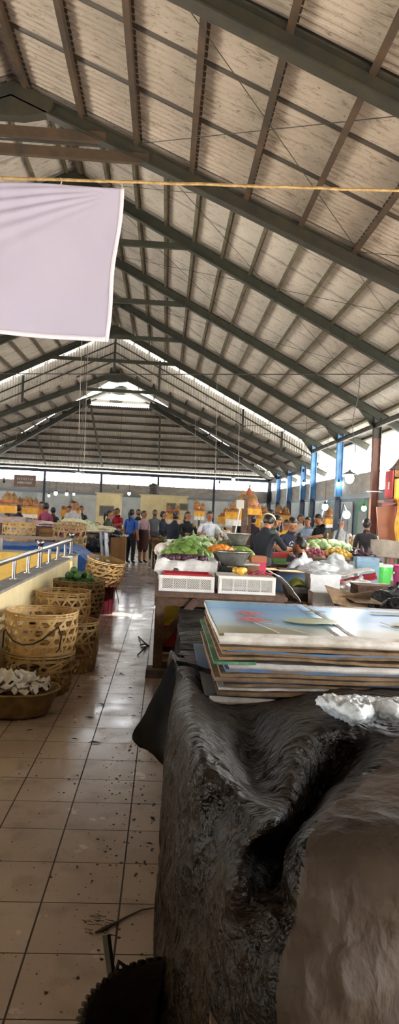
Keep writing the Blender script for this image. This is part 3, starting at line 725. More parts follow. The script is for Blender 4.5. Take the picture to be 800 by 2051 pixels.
basket('woven_basket', 'tall narrow darker basket on the floor behind the nearest stack', G, (-.80, 6.42, 0), .20, .225, .46, m=M_bam2, jit=.4, nd=14)
basket('woven_basket', 'lower basket of the second stack, mostly hidden', G, (-1.0, 7.0, 0), .24, .27, .33, m=M_bam2, jit=.3)
basket('woven_basket', 'pale basket on top of the second stack, before the basket of green fruit', G, (-1.0, 7.0, .30), .25, .275, .36, m=M_bam, nd=16)
basket('woven_basket', 'brown rimmed basket heaped with round green fruit', G, (-.93, 7.75, .30), .24, .285, .40, m=M_bam2, nd=20, hoops=8, sw=.02)
t = thing('crate', 'reddish brown wooden crate under the basket of green fruit', 'crate', (-.93, 7.75, 0)); b = MB()
for z in (.04, .12, .20, .27):
    for s in (1, -1): b.box((0, s*.21, z), (.44, .012, .055)); b.box((s*.21, 0, z), (.012, .44, .055))
for sx in (1, -1):
    for sy in (1, -1): b.box((sx*.20, sy*.20, .15), (.03, .03, .30))
b.build('slats', mat('reddish stained wood', '6a3a30', .8, 0, '53302a', 5), t); b = MB(); b.box((0, 0, .012), (.42, .42, .012)); b.box((0, 0, .285), (.42, .42, .012)); b.build('boards', MATS['reddish stained wood'], t)
basket('woven_basket', 'greyish basket tipped on its side on top of the dark red bin', G, (-.86, 9.9, .45), .235, .275, .34, R=RY(.17) @ RX(.10), m=M_bam2, nd=18, hoops=6, jit=.3)
t = thing('bin', 'dark red plastic bin on the floor under the tipped basket', 'bin', (-.84, 9.95, 0)); b = MB()
b.lathe([(.145, 0), (.155, .22), (.17, .44), (.178, .44), (.178, .46), (.165, .46), (.15, .05), (.0, .05)], n=28); b.build('body', mat('dark red plastic', '4c0e19', .4, 0, '3d0b14', 3), t, smooth=False)
b = MB()
for k in range(14):
    a = 6.283*k/14; b.bar((.156*math.cos(a), .156*math.sin(a), .02), (.172*math.cos(a), .172*math.sin(a), .43), .008, .008)
b.build('ribs', MATS['dark red plastic'], t)
# black strap on the nearest basket
b = MB(); cx, cy = -.965, 5.63
b.tube([(cx+.30*math.cos(a), cy+.30*math.sin(a), z) for a, z in ((-2.9, .36), (-2.75, .50), (-2.6, .52), (-2.4, .49), (-2.2, .45), (-1.9, .43), (-1.6, .44), (-1.35, .48), (-1.15, .53), (-.95, .57), (-.85, .50), (-.9, .40), (-1.0, .37))], .006, 6)
tag(b.build('strap', M_blacktwine), 'thin black strap slung around the nearest pale basket', 'strap')
# green fruit
M_lime = mat('dark green fruit skin', '4f7a35', .45, 0, '35591f', 9)
b = MB(); b.blob((0, 0, 0), (.043, .043, .04), 3, .06, n=14, m=9); g0 = b.build('green_fruit', M_lime, smooth=True); first = True
k = 0
for (dx, dy, dz) in [(-.15, -.14, .41), (-.07, -.17, .41), (.02, -.18, .41), (.10, -.16, .41), (.17, -.10, .41), (-.19, -.05, .41), (-.10, -.07, .42), (-.02, -.09, .42), (.07, -.07, .42), (.15, -.01, .41), (-.14, .03, .42), (-.05, .01, .43), (.04, .02, .43), (.12, .07, .41), (-.07, .11, .42), (.02, .12, .41),
                     (-.09, -.11, .485), (-.01, -.12, .48), (.06, -.0, .49), (-.05, -.03, .49), (-.12, -.02, .48), (-.02, .05, .49), (.13, -.12, .47), (-.06, -.06, .545)]:
    o = g0 if first else g0.copy()
    if not first: COL.objects.link(o)
    first = False; o.location = (-.93+dx, 7.75+dy, .27+dz); o.rotation_euler = (rnd(0, 3), rnd(0, 3), rnd(0, 3)); s_ = rnd(.9, 1.1); o.scale = (s_,)*3
    tag(o, 'round dark green fruit heaped in the brown rimmed basket by the wall', 'fruit', 'green fruit in the basket')
b = MB(); b.lathe([(.20, .0), (.255, .30), (.24, .37), (0, .375)], n=24)
tag(b.build('lining', mat('dried banana leaf', '6f6233', .8, 0, '4f4a26', 8)), 'dry leaf filling under the green fruit in the brown rimmed basket', 'lining').location = (-.93, 7.75, .305)
# tray of leaves and plastic
t = thing('woven_tray', 'flat tightly woven brown basket tray at the left edge, heaped with plastic scraps', 'basket', (-1.04, 5.02, 0))
b = MB(); b.lathe([(.0, .008), (.25, .008), (.275, .03), (.30, .10), (.325, .17), (.335, .185), (.325, .185), (.30, .15), (.26, .05), (0, .045)], n=40, sy=.80, wob=.05)
b.build('weave', M_bam3, t, smooth=True)
b = MB(); b.tube([(.33*math.cos(6.2832*i/40), .265*math.sin(6.2832*i/40), .185+.006*noise.noise(Vector((i*.3, 0, 0)))) for i in range(41)], .009, 6, cap=False); b.build('rim', M_bam3, t)
for k in range(26):                                          # diagonal plaits standing proud of the wall
    pass
def scrap(c, s, seed, m, lab, cat, nm, grp, flat=.5):
    sd = Vector((seed*1.7, seed*.9, seed)); n = 16
    def fn(u, v):
        x, y = (u-.5)*s, (v-.5)*s*.8; q = Vector((u*2.3, v*2.3, 0))+sd
        return (c[0]+x+.3*s*noise.noise(q+Vector((7, 0, 0))), c[1]+y+.3*s*noise.noise(q+Vector((0, 7, 0))), c[2]+s*flat*noise.noise(q*1.3)+.12*s*noise.noise(q*5))
    b = MB(); b.grid(fn, n, n, .0015); tag(b.build(nm, m, smooth=True), lab, cat, grp)
M_paper = mat('white paper and film', 'dcdad6', .6, 0, 'bdb9b4', 12, bump=.4)
M_leaf = mat('dry brown leaf', '6b4a30', .8, 0, '8f6b45', 8)
for k, (dx, dy, dz, s) in enumerate([(-.13, .12, .24, .20), (.02, .12, .24, .17), (-.2, -.02, .23, .2), (-.05, .02, .26, .18), (.10, .02, .24, .16), (.17, .08, .22, .13), (-.02, -.10, .22, .20), (.10, -.10, .21, .17), (.2, -.03, .21, .12)]):
    scrap((-1.04+dx, 5.02+dy, dz), s, k, M_paper, 'crumpled scrap of white plastic film in the brown woven tray', 'scrap', 'plastic_scrap', 'white scraps in the woven tray', .42)
for k, (dx, dy, dz, s) in enumerate([(-.24, -.12, .23, .16), (-.08, -.04, .22, .16), (.05, .06, .23, .12), (.14, -.04, .22, .10), (.2, .0, .2, .12), (-.1, .08, .23, .14), (.0, .0, .20, .35)]):
    scrap((-1.04+dx, 5.02+dy, dz-.01), s, k+40, M_leaf, 'dry brown leaf among the plastic in the woven tray', 'leaf', 'dry_leaf', 'dry leaves in the woven tray', .3)

# dark round basket at the bottom of the picture
t = thing('woven_basket', 'dark round basket in deep shade against the tarpaulin, bottom of the picture', 'basket', (.085, 1.62, 0))
b = MB(); b.lathe([(.18, .0), (.21, .12), (.228, .30), (.218, .30), (.20, .12), (.17, .02), (0, .02)], n=44); b.build('weave', mat('dark woven cane', '2e2216', .85, 0, '1a130c', 18, bump=.6, bscale=50, dist=.01), t)
b = MB()
for k in range(60):
    a = 6.283*k/60; b.tube([(.225*math.cos(a), .225*math.sin(a), .288), (.234*math.cos(a+.07), .234*math.sin(a+.07), .300), (.222*math.cos(a+.14), .222*math.sin(a+.14), .308)], .0065, 5)
b.build('rim', MATS['dark woven cane'], t)
b = MB(); b.tube([(-.165, .19, .26), (-.19, .235, .36)], .012, 6); b.tube([(-.16, .19, .28), (-.15, .17, .33), (-.13, .19, .3)], .006, 5); b.build('handle_stub', M_blacktwine, t)

# ------------------------------------------------------------------ ramp wall with its railing
def wallbox(nm, x0, x1, y0, y1, z0, z1, m):
    b = MB(); b.box(((x0+x1)/2, (y0+y1)/2, (z0+z1)/2), (x1-x0, y1-y0, z1-z0)); return struct(b.build(nm, m))
wallbox('wall_ramp', -1.46, -1.30, -2, 10.5, 0, .79, M_cream)
wallbox('trim_7', -1.475, -1.29, -2, 10.52, .79, .815, M_concrete)
wallbox('wall_ramp_back', -6, -1.46, 10.38, 10.5, 0, .80, M_yellow_wall)
wallbox('trim_8', -6, -1.46, 10.36, 10.52, .80, .83, M_concrete)
t = thing('railing', 'chrome steel railing on the cream ramp wall, ball knobs on two posts', 'railing', (-1.39, 0, .815))
b = MB(); b.tube([(0, -1.5, .165), (0, 10.42, .21)], .024, 14); b.build('handrail', M_chrome, t, smooth=True)
for k in range(11):
    y = 10.4-.655*k-(.0 if k else .04); big = k in (0, 4, 8)
    b = MB(); b.tube([(0, y, 0), (0, y, .175+(.06 if big else 0))], .026 if big else .019, 12); b.tube([(0, y, 0), (0, y, .008)], .045, 12)
    p = b.build('post', M_chrome, t, smooth=False)
    if big:
        b = MB(); b.blob((0, y, .285), .042, 0, 0, n=16, m=10); b.lathe([(.03, .235), (.02, .245), (.03, .25)], (0, y, 0), n=14); b.build('ball_knob', M_chrome, p, smooth=True)
t = thing('railing', 'brown grey railing across the far end of the ramp, meeting the chrome rail', 'railing', (-3.6, 10.42, .83))
b = MB(); b.bar((-2.4, 0, .2), (2.2, 0, .2), .05, .045); b.build('handrail', mat('dull brown rail', '7b6c62', .5, .3), t)
for x in (-1.3, -.1, 1.15, 1.75):
    b = MB(); b.box((x, 0, .09), (.05, .03, .2)); b.build('post', M_chrome, t)
# ------------------------------------------------------------------ produce and boxes
def heap(proto, n, cx, cy, z0, rx, ry, hz_, lab, cat, grp, sc=(.85, 1.15), flat=False, lay=None):
    """n copies of proto heaped on an ellipse; first use moves proto itself"""
    step = 0
    for i in range(n):
        k = math.sqrt((i+.5)/n); a = i*2.39996; x = cx+rx*k*math.cos(a); y = cy+ry*k*math.sin(a); z = z0+hz_*(1-k**2)**.8
        o = proto if not proto.get('_used') else proto.copy()
        if proto.get('_used'): COL.objects.link(o)
        proto['_used'] = 1; s = rnd(*sc); o.location = (x, y, z); o.scale = (s, s, s)
        o.rotation_euler = (rnd(-.5, .5), rnd(-.5, .5), rnd(0, 6.28)) if flat else (rnd(0, 6.28), rnd(0, 6.28), rnd(0, 6.28))
        tag(o, lab, cat, grp)
    return
def fresh(proto):                                  # a new kind made from the same mesh
    o = proto.copy(); COL.objects.link(o); o['_used'] = 0; return o
def fruit(nm, m, r, seed=0, amp=.05, n=12, m_=9, stem=None):
    b = MB(); b.blob((0, 0, 0), r, seed, amp, 1.5, n, m_); o = b.build(nm, m, smooth=True)
    if stem: b = MB(); b.tube([(0, 0, r[2]*.9 if hasattr(r, '__len__') else r*.9), (0, .004, (r[2] if hasattr(r, '__len__') else r)*1.15)], .004, 5); b.build('stem', M_blacktwine, o)
    return o
M_mango = mat('green mango skin', '567a2f', .38, 0, '74903c', 6, lo=.4, hi=.7); M_papaya = mat('papaya skin', '5f8f3f', .4, 0, '9aa64a', 5)
M_orange = mat('orange tomato skin', 'e8932b', .3, 0, 'd97a22', 6); M_purple = mat('dark purple skin', '3a2230', .4, 0, '52303c', 8)
M_cabb = mat('pale green cabbage leaf', 'c6d3a4', .55, 0, '92b26c', 10, bump=.4); M_garlic = mat('papery white bulb', 'e6ded4', .6, 0, 'cdbfb4', 12)
M_pinkf = mat('pinkish red skin', 'b5566b', .5, 0, '8a3550', 8); M_yelf = mat('yellow fruit skin', 'dcb63c', .4, 0, 'c9952e', 7)
M_leafy = mat('leafy greens', '5c8540', .6, 0, '3f6a30', 12); M_tanf = mat('tan root skin', 'b59669', .7, 0, '8f7048', 10)
M_petal = mat('orange petals', 'c9622f', .7, 0, '8a3a26', 20); M_petalp = mat('pink petals', 'd8766c', .7, 0, 'b84a44', 18); M_palm = mat('dried palm leaf', 'a77e4a', .7, 0, '7a5430', 15, bump=.4)
M_styro = mat('white polystyrene', 'e9e9e8', .6, 0, 'd6d6d4', 20, bump=.1)
P_mango = fruit('mango', M_mango, (.060, .055, .076), 2, .10, stem=True); P_papaya = fruit('papaya', M_papaya, (.065, .06, .14), 4, .1)
P_orange = fruit('tomato', M_orange, (.038, .038, .034), 1, .05); P_purple = fruit('mangosteen', M_purple, (.032, .032, .03), 6, .06)
P_cabb = fruit('cabbage', M_cabb, (.09, .09, .075), 7, .15); P_garlic = fruit('turnip', M_garlic, (.055, .055, .045), 8, .2)
P_pink = fruit('red_onion', M_pinkf, (.032, .032, .03), 9, .08); P_yel = fruit('yellow_fruit', M_yelf, (.04, .04, .038), 10, .08)
P_tan = fruit('potato', M_tanf, (.05, .038, .035), 11, .15); P_egg = fruit('eggplant', M_purple, (.028, .028, .09), 12, .1)
P_cuc = fruit('cucumber', M_leafy, (.026, .026, .10), 13, .1)

def crate(name, label, c, w, d, h, m, group=None, inv=False, pat='dia', rz=0, mat_solid=None):
    """perforated plastic crate: corner posts, rims, lattice sides, floor"""
    t = thing(name, label, 'crate', c, rz, group); th = .010
    b = MB()
    b.box((0, 0, .006 if not inv else h-.006), (w-.02, d-.02, .010)); b.build('floor_panel', m, t)
    for nm, z in (('rim', h-.012 if not inv else .012), ('base_rim', .014 if not inv else h-.014)):
        b = MB(); hh = .03 if nm == 'rim' else .028
        for s in (1, -1): b.box((0, s*(d/2), z), (w+.02, .016, hh)); b.box((s*(w/2), 0, z), (.016, d+.02, hh))
        b.build(nm, m, t)
    for side in range(4):
        L = w if side % 2 == 0 else d; R = RZ(side*math.pi/2); off = (d if side % 2 == 0 else w)/2
        b = MB(); n = int(L/.024); H = h-.055; z0 = .028
        def pt(x, z, y=0): return tuple(R @ Vector((x, -off+y, z)))
        for sx in (-1, 1): b.bar(pt(sx*(L/2-.01), 0), pt(sx*(L/2-.01), h), .022, th)
        nseg = max(2, int(L/.11))
        for k in range(1, nseg): x = -L/2+L*k/nseg; b.bar(pt(x, z0), pt(x, h-.02), .010, th)
        st = .021; rng_ = int((L+H)/st)
        for k in range(rng_):                       # diagonal lattice both ways
            for sgn in (1, -1):
                a = -L/2-H+k*st if sgn > 0 else -L/2+k*st; xa, za = a, z0; xb, zb = a+sgn*H, z0+H
                lo_, hi_ = -L/2+.01, L/2-.01
                def clip(xa, za, xb, zb):
                    if xa == xb: return None
                    t0, t1 = (lo_-xa)/(xb-xa), (hi_-xa)/(xb-xa); t0, t1 = min(t0, t1), max(t0, t1); t0, t1 = max(0, t0), min(1, t1)
                    return None if t1-t0 < .05 else (xa+(xb-xa)*t0, za+(zb-za)*t0, xa+(xb-xa)*t1, za+(zb-za)*t1)
                q = clip(xa, za, xb, zb)
                if q: b.bar(pt(q[0], q[1]), pt(q[2], q[3]), .006, .006)
        b.build('side_panel', m, t)
    return t
def openbox(name, label, c, w, d, h, m, mi=None, flaps=True, rz=0, group=None, cat='box'):
    t = thing(name, label, cat, c, rz, group); b = MB(); th = .008
    b.box((0, 0, th/2), (w, d, th))
    for s in (1, -1): b.box((0, s*(d/2-th/2), h/2), (w, th, h)); b.box((s*(w/2-th/2), 0, h/2), (th, d-2*th, h))
    b.build('body', m, t)
    if flaps:
        for s in (1, -1):
            b = MB(); a = rnd(.1, .5); b.box((0, s*(d/2+.11*math.cos(a)), h+.11*math.sin(a)*(-.3)), (w*.96, .22*math.cos(a), .006), R=RX(-s*a*.4)); b.build('flap', mi or m, t)
            b = MB(); b.box((s*(w/2+.07), 0, h-.01), (.14, d*.9, .006), R=RY(s*.4)); b.build('flap', mi or m, t)
    return t
# front table of the produce stall
t = thing('stall_table', 'heavy brown wooden stall table with a diagonal brace, holding the plastic crates', 'table', (.55, 7.4, 0))
b = MB()
for k in range(6): b.box((0, -1.03+.41*k, .762), (1.22, .40, .035))
b.build('table_top', M_wood, t)
b = MB(); b.box((0, -1.10, .70), (1.20, .05, .10)); b.box((-.58, 0, .70), (.05, 2.2, .10)); b.build('apron', M_wood, t)
for x, y in ((-.555, -1.08), (.55, -1.08), (-.555, 1.05), (.55, 1.05)): b = MB(); b.box((x, y, .33), (.085, .07, .66)); b.build('leg', M_wood, t)
b = MB(); b.bar((-.53, -1.13, .33), (-.22, -1.13, .72), .07, .05, up=(0, 1, 0)); b.build('brace', M_woodl if False else M_wood, t)
b = MB(); b.box((0, 0, .22), (1.05, 2.1, .03)); b.build('shelf', M_wood, t)
t = thing('footing', 'grey wooden block under the near leg of the stall table', 'block', (-.0, 6.30, 0)); b = MB(); b.box((0, 0, .035), (.22, .24, .07), taper=.92); b.build('block', mat('old grey timber', '6a6259', .85, 0, '4d463f', 6, bump=.3), t)
b = MB(); b.grid(lambda u, v: (-.03+.012*math.sin(u*30)+.03*(v-.5)*0, 6.45+4.0*u, .02+.78*v), 60, 6, .004)
tag(b.build('cloth', M_maroon, smooth=True), 'dark red cloth hanging along the aisle side of the produce stall', 'cloth')
crate('crate', 'yellow plastic crate on the shelf under the stall table', (.22, 6.62, .44), .42, .32, .19, M_yel)
t = thing('box', 'bright red wooden box on the shelf under the stall table', 'box', (.24, 6.62, .24)); b = MB(); b.box((0, 0, .10), (.44, .36, .20)); b.build('body', M_red, t); b = MB(); b.box((0, 0, .19), (.46, .38, .02)); b.build('lid', M_red, t)
for k in range(3):
    b = MB(); b.box((.28, 6.55+.14*k, .02+.05*k), (.50, .10, .035), R=RZ(rnd(-.1, .1))); tag(b.build('timber_offcut', M_woodl), 'loose light wooden slat stored on the floor under the stall table', 'slat', 'slats under the stall table')
crate('crate', 'cream white perforated crate at the aisle corner of the stall table', (.235, 6.52, .78), .50, .36, .145, M_wplas)
crate('crate', 'red plastic crate nested in the cream white crate', (.235, 6.52, .80), .44, .30, .14, M_red)
crate('crate', 'white perforated crate with plastic sheet over it, behind the red one', (.25, 7.05, .78), .54, .40, .22, M_wplas)
crate('crate', 'upturned white perforated crate in front of the weighing bowl', (.80, 6.52, .78), .52, .38, .165, M_wplas, inv=True)
def BG(u, v):
    x = -.06+.62*u; y = 6.74+.75*v
    edge = max(0, (.12-v)/.12); z = 1.03+.03*noise.noise(Vector((x*9, y*9, 0)))-.13*edge**1.3*(1+.3*math.sin(x*31))
    return (x-.02*edge, y-.02*edge, z+.02*abs(noise.noise(Vector((x*22, y*22, 4)))))
b = MB(); b.grid(BG, 60, 40, .0015); tag(b.build('plastic_sheet', M_wbag, smooth=True), 'white plastic sheet hanging over the crate below the mangoes', 'plastic sheet')
crate('crate', 'white crate holding the near half of the mangoes', (.26, 7.66, .78), .58, .62, .20, M_wplas)
openbox('box', 'shallow pale tray under the far mangoes', (.34, 8.6, .82), .62, .9, .18, M_cardw, flaps=False)
table('stall_table', 'long plank table carrying the vegetables in the middle of the produce stall', 'table', -.02, 1.2, 8.55, 15.1, .82, M_wood, leg=.08)
heap(P_purple, 46, .22, 6.98, 1.045, .24, .09, .02, 'small dark purple fruit lying on the white plastic sheet before the mangoes', 'fruit', 'dark fruit on the plastic sheet')
heap(P_mango, 42, .27, 7.62, 1.00, .26, .34, .13, 'large green mango in the heap on the produce stall', 'mango', 'green mangoes in the heap', flat=False)
heap(fresh(P_mango), 18, .30, 8.45, 1.03, .24, .30, .12, 'green mango in the smaller heap behind the first mangoes', 'mango', 'green mangoes of the back heap')
heap(P_garlic, 12, .06, 8.55, 1.02, .12, .22, .06, 'white papery bulb beside the mangoes', 'vegetable', 'white bulbs beside the mangoes', (1, 1.5))
heap(P_orange, 34, .70, 8.3, 1.02, .17, .22, .10, 'orange tomato heaped right of the mangoes', 'tomato', 'orange tomatoes on the stall', (.9, 1.25))
heap(P_papaya, 7, .96, 8.55, 1.0, .16, .22, .06, 'green papaya lying right of the orange tomatoes', 'papaya', 'papayas by the tomatoes')
heap(fresh(P_purple), 40, .62, 7.75, .97, .13, .17, .08, 'dark purple fruit in the small heap before the orange tomatoes', 'fruit', 'dark purple fruit before the tomatoes')
t = thing('box', 'low brown carton carrying the tomatoes and dark fruit', 'box', (.78, 8.1, .78)); b = MB(); b.box((0, 0, .09), (.62, .95, .18)); b.build('body', M_card, t); b = MB(); b.box((0, 0, .185), (.64, .97, .012)); b.build('lid', M_cardw, t)
heap(P_cabb, 14, .55, 9.7, .92, .38, .45, .12, 'pale green cabbage in the heap behind the mangoes', 'cabbage', 'cabbages behind the mangoes')
heap(P_pink, 60, .66, 10.6, .90, .34, .45, .13, 'red onion in the heap in the middle of the stall', 'onion', 'red onions on the stall')
heap(P_egg, 26, .88, 10.1, .90, .26, .4, .10, 'dark eggplant on the produce stall behind the tomatoes', 'eggplant', 'eggplants on the stall')
heap(P_cuc, 30, .42, 11.2, .90, .30, .4, .12, 'green cucumber on the produce stall before the white trays', 'cucumber', 'cucumbers on the stall')
heap(fresh(P_tan), 40, .80, 12.0, .88, .34, .5, .14, 'tan potato heaped on the far part of the produce stall', 'potato', 'potatoes on the produce stall')
heap(fresh(P_yel), 30, .92, 9.75, .90, .20, .3, .1, 'yellow fruit heaped before the brown shrine post', 'fruit', 'yellow fruit on the produce stall')
heap(fresh(P_cabb), 16, .7, 13.6, .88, .42, .6, .14, 'pale cabbage on the far end of the produce stall', 'cabbage', 'cabbages at the far end of the stall')
for k, (x, y, z, w) in enumerate(((.36, 12.4, .92, .62), (.30, 12.0, .84, .62))):
    b = MB(); b.box((0, 0, .03), (w, .40, .05)); b.box((0, -.19, .075), (w, .02, .04)); b.box((0, .19, .075), (w, .02, .04)); b.box((-w/2+.01, 0, .075), (.02, .40, .04)); b.box((w/2-.01, 0, .075), (.02, .40, .04))
    tag(b.build('foam_tray', M_styro), ('upper', 'lower')[k]+' long white foam tray behind the mangoes', 'tray').location = (x, y, z)
b = MB()
for k in range(150):
    x, y = rnd(-.0, 1.1), rnd(9.2, 14.8); a = rnd(0, 6.28); L_ = rnd(.06, .13); z = .84+.13*math.exp(-((x-.7)/.6)**2)+rnd(0, .05)
    p = Vector((x, y, z)); d = Vector((math.cos(a), math.sin(a), rnd(.2, .9)))*L_; s_ = Vector((-math.sin(a), math.cos(a), 0))*L_*.35
    b.add([p, p+d*.5+s_, p+d, p+d*.5-s_], [(0, 1, 2, 3)])
tag(b.build('leafy_greens', M_leafy), 'loose leafy greens spread among the heaps of the produce stall', 'leafy greens', kind='stuff')
heap(P_yel, 4, .74, 6.48, .985, .08, .05, .0, 'small yellow fruit lying on the upturned white crate', 'fruit', 'yellow fruit on the upturned crate', (.8, 1.0))
for k in range(16):
    b = MB(); x, y = .95+rnd(-.12, .1), 6.5+rnd(-.08, .12); a = rnd(-.6, .6)
    b.tube([(x-.07*math.cos(a), y-.07*math.sin(a), .955), (x, y, .965+rnd(0, .03)), (x+.07*math.cos(a), y+.07*math.sin(a), .955)], .007, 5)
    tag(b.build('long_chilli', mat('dull red pod', 'a3474c', .5)), 'long dull red pod on the upturned white crate', 'pod', 'red pods on the crate')
def scale(label, c, rb, hb, zb):
    t = thing('weighing_scale', label, 'scale', c)
    b = MB(); b.lathe([(rb*.55, hb), (rb*.62, hb+.005), (rb*.95, hb+.13), (rb*1.06, hb+.145), (rb*1.06, hb+.152), (rb*.93, hb+.14), (rb*.58, hb+.012), (0, hb+.01)], n=32, sy=.85)
    b.build('pan', M_alu, t, smooth=False)
    b = MB(); b.box((0, 0, zb/2+.0), (.30, .16, .03)); b.box((0, 0, .03+zb*.3), (.30, .03, .05)); b.build('base', M_iron, t)
    for s in (1, -1):
        b = MB(); b.box((s*.11, 0, hb*.5), (.03, .05, hb)); b.box((s*.11, 0, hb-.01), (.10, .10, .015)); b.build('arm', M_iron, t)
    for k in range(3):
        b = MB(); b.lathe([(.022, 0), (.022, .03), (.01, .035), (.012, .05), (0, .05)], (-.08+.08*k, -.11, 0), n=12); b.build('weight', M_iron, t)
    return t
t = thing('box', 'dark low wooden box under the nearer weighing scale', 'box', (.74, 7.18, .78)); b = MB(); b.box((0, 0, .05), (.40, .34, .10)); b.build('body', M_wood, t); b = MB(); b.box((0, 0, .105), (.42, .36, .01)); b.build('lid', M_wood, t)
scale('dull grey weighing bowl on a black base, nearer of the two scales', (.74, 7.18, .89), .19, .09, .04)
t = thing('box', 'wooden box under the farther weighing scale', 'box', (.99, 9.0, .82)); b = MB(); b.box((0, 0, .07), (.40, .34, .14)); b.build('body', M_wood, t); b = MB(); b.box((0, 0, .145), (.42, .36, .01)); b.build('lid', M_wood, t)
scale('grey weighing pan on a black cast iron frame, farther of the two scales', (.99, 9.0, .975), .16, .15, .05)
t = thing('box', 'small pink red carton with a brown lid beside the farther scale', 'box', (1.12, 7.95, .78)); b = MB(); b.box((0, 0, .10), (.17, .2, .20)); b.build('body', mat('pink red card', 'c22f55', .5), t); b = MB(); b.box((0, 0, .235), (.18, .21, .07)); b.build('lid', mat('rust brown card', 'a0603f', .6), t)
b = MB(); b.grid(lambda u, v: (1.08+.26*v, 6.45+.5*u, .96-.25*v**1.6+.012*noise.noise(Vector((u*6, v*6, 0)))), 20, 20, .004)
tag(b.build('plastic_sheet', M_wbag, smooth=True), 'white sheet sliding off the right side of the upturned crate', 'plastic sheet')
o = fruit('dried_gourd', M_yelf, (.05, .05, .06), 20, .3); o.location = (1.33, 6.42, .60); tag(o, 'lumpy yellow brown fruit hanging at the edge of the white sheet', 'fruit')
# right of the stall: boxes and trays
table('stall_table', 'low dark wooden platform carrying the boxes, bags and tubs on the right', 'table', 1.35, 2.38, 7.9, 9.7, .50, M_wood, leg=.08)
table('stall_table', 'dark platform carrying the plastic bags and the blue mesh bag', 'table', 2.4, 3.28, 8.5, 10.7, .50, M_wood, leg=.08)
openbox('carton', 'blue printed open carton with brown flaps in front of the vendors', (1.78, 9.35, .50), .44, .34, .30, M_bluec, M_card)
openbox('carton', 'dark blue open carton left of the blue one', (1.42, 9.45, .50), .30, .32, .31, mat('dark navy card', '2c3647', .6), M_card)
t = thing('box', 'small red and green printed carton on the vendors table', 'box', (1.83, 10.6, .80)); b = MB(); b.box((0, 0, .04), (.20, .16, .08)); b.build('body', mat('green print card', '5a9a4e', .5), t); b = MB(); b.box((0, 0, .12), (.22, .17, .08)); b.build('lid', M_red, t)
table('stall_table', 'small table between the two women sorting goods', 'table', 1.6, 2.5, 10.3, 10.95, .80, M_wood)
t = thing('tray', 'shallow aluminium tray before the blue carton, holding green bananas', 'tray', (1.70, 8.4, .50))
b = MB(); b.lathe([(.17, .0), (.22, .10), (.235, .17), (.225, .17), (.16, .02), (0, .02)], n=4, R=RZ(math.pi/4)); b.build('body', M_alu, t)
for k in range(5):
    b = MB(); a0 = -.6+.22*k; b.tube([(1.70+.0+math.sin(a0)*.02-.11+.05*math.cos(s), 8.4-.08+.04*k, .66+.06*math.sin(s*1.0)) if False else (1.60+.20*s, 8.33+.035*k+.02*s, .66+.05*math.sin(s*3.14)+.01*k) for s in (0, .2, .4, .6, .8, 1.0)], [.008, .02, .023, .023, .02, .008], 8)
    tag(b.build('banana', mat('green yellow banana skin', '97a64a', .5, 0, '7a8f3a', 8), smooth=True), 'green yellow banana lying in the aluminium tray', 'banana', 'bananas in the tray')
t = thing('foam_box', 'white polystyrene box under a milky plastic bag, behind the cardboard pile', 'box', (1.99, 8.35, .52)); b = MB(); b.box((0, 0, .14), (.36, .34, .28)); b.build('body', M_styro, t); b = MB(); b.box((0, 0, .30), (.38, .36, .05)); b.build('lid', M_styro, t)
crate('crate', 'white perforated crate standing in front of the foam box', (1.93, 7.98, .50), .30, .26, .16, M_wplas)
def bagblob(name, label, c, r, seed, m=M_bag, amp=.35, knot=True, grp=None, flat=.8):
    b = MB(); b.blob((0, 0, r[2]*flat), r, seed, amp, 2.6, 34, 24, flat=r[2]*flat)
    b.v = [tuple(Vector(v)+Vector((.02*noise.noise(Vector(v)*14+Vector((seed, 0, 0))), .02*noise.noise(Vector(v)*14+Vector((0, seed, 0))), .015*noise.noise(Vector(v)*16)))) if v[2] > .005 else v for v in b.v]
    if knot: b.tube([(0, 0, r[2]*(flat+.8)), (.01, 0, r[2]*(flat+1.12)), (.04, .01, r[2]*(flat+1.35))], [.03, .012, .04], 8)
    o = b.build(name, m, smooth=True); o.location = c; return tag(o, label, 'bag', grp)
bagblob('plastic_bag', 'milky plastic bag heaped on the polystyrene box', (1.92, 8.3, .84), (.21, .19, .08), 3, knot=False)
bagblob('plastic_bag', 'tall clear plastic bag right of the seated woman in white', (2.62, 10.2, .50), (.25, .2, .27), 5, knot=False)
bagblob('plastic_bag', 'smaller knotted clear plastic bag right of the tall one', (3.0, 10.4, .50), (.18, .16, .21), 8)
bagblob('plastic_bag', 'low milky plastic bag before the blue mesh bag', (2.7, 9.2, .50), (.24, .18, .12), 9)
bagblob('plastic_bag', 'red plastic bag lying under the clear bags', (2.45, 9.45, .50), (.17, .13, .10), 10, m=mat('red plastic film', 'cf3b2c', .35, 0, 'a32b22', 8, bump=.6))
b = MB(); b.grid(lambda u, v: (2.35+.75*u, 9.6+.35*v+.2*u, .70+.12*u+.03*noise.noise(Vector((u*4, v*4, 0)))), 30, 14, .02)
tag(b.build('sack', mat('pale woven sack', 'd8d2c8', .7, 0, 'b9b2a6', 9), smooth=True), 'folded pale sack leaning across the clear bags', 'sack')
b = MB(); b.grid(lambda u, v: (2.42+.62*u, 9.45+.1*v, .56+.16*u+.08*v+.02*noise.noise(Vector((u*5, v*4, 3)))), 30, 8, .012)
tag(b.build('cloth', mat('crimson cloth', '9e1f27', .8, 0, '7c161e', 6), smooth=True), 'crimson cloth strip lying below the pale folded sack', 'cloth')
t = thing('mesh_bag', 'tall blue woven mesh bag standing beside the green tub', 'bag', (3.14, 10.35, .50))
b = MB(); W_, D_, H_ = .34, .22, .46
for k in range(30):
    for s in (1, -1): b.box((-W_/2+W_*k/29, s*D_/2, H_/2), (.006, .003, H_))
for k in range(20):
    for s in (1, -1): b.box((s*W_/2, -D_/2+D_*k/19, H_/2), (.003, .006, H_))
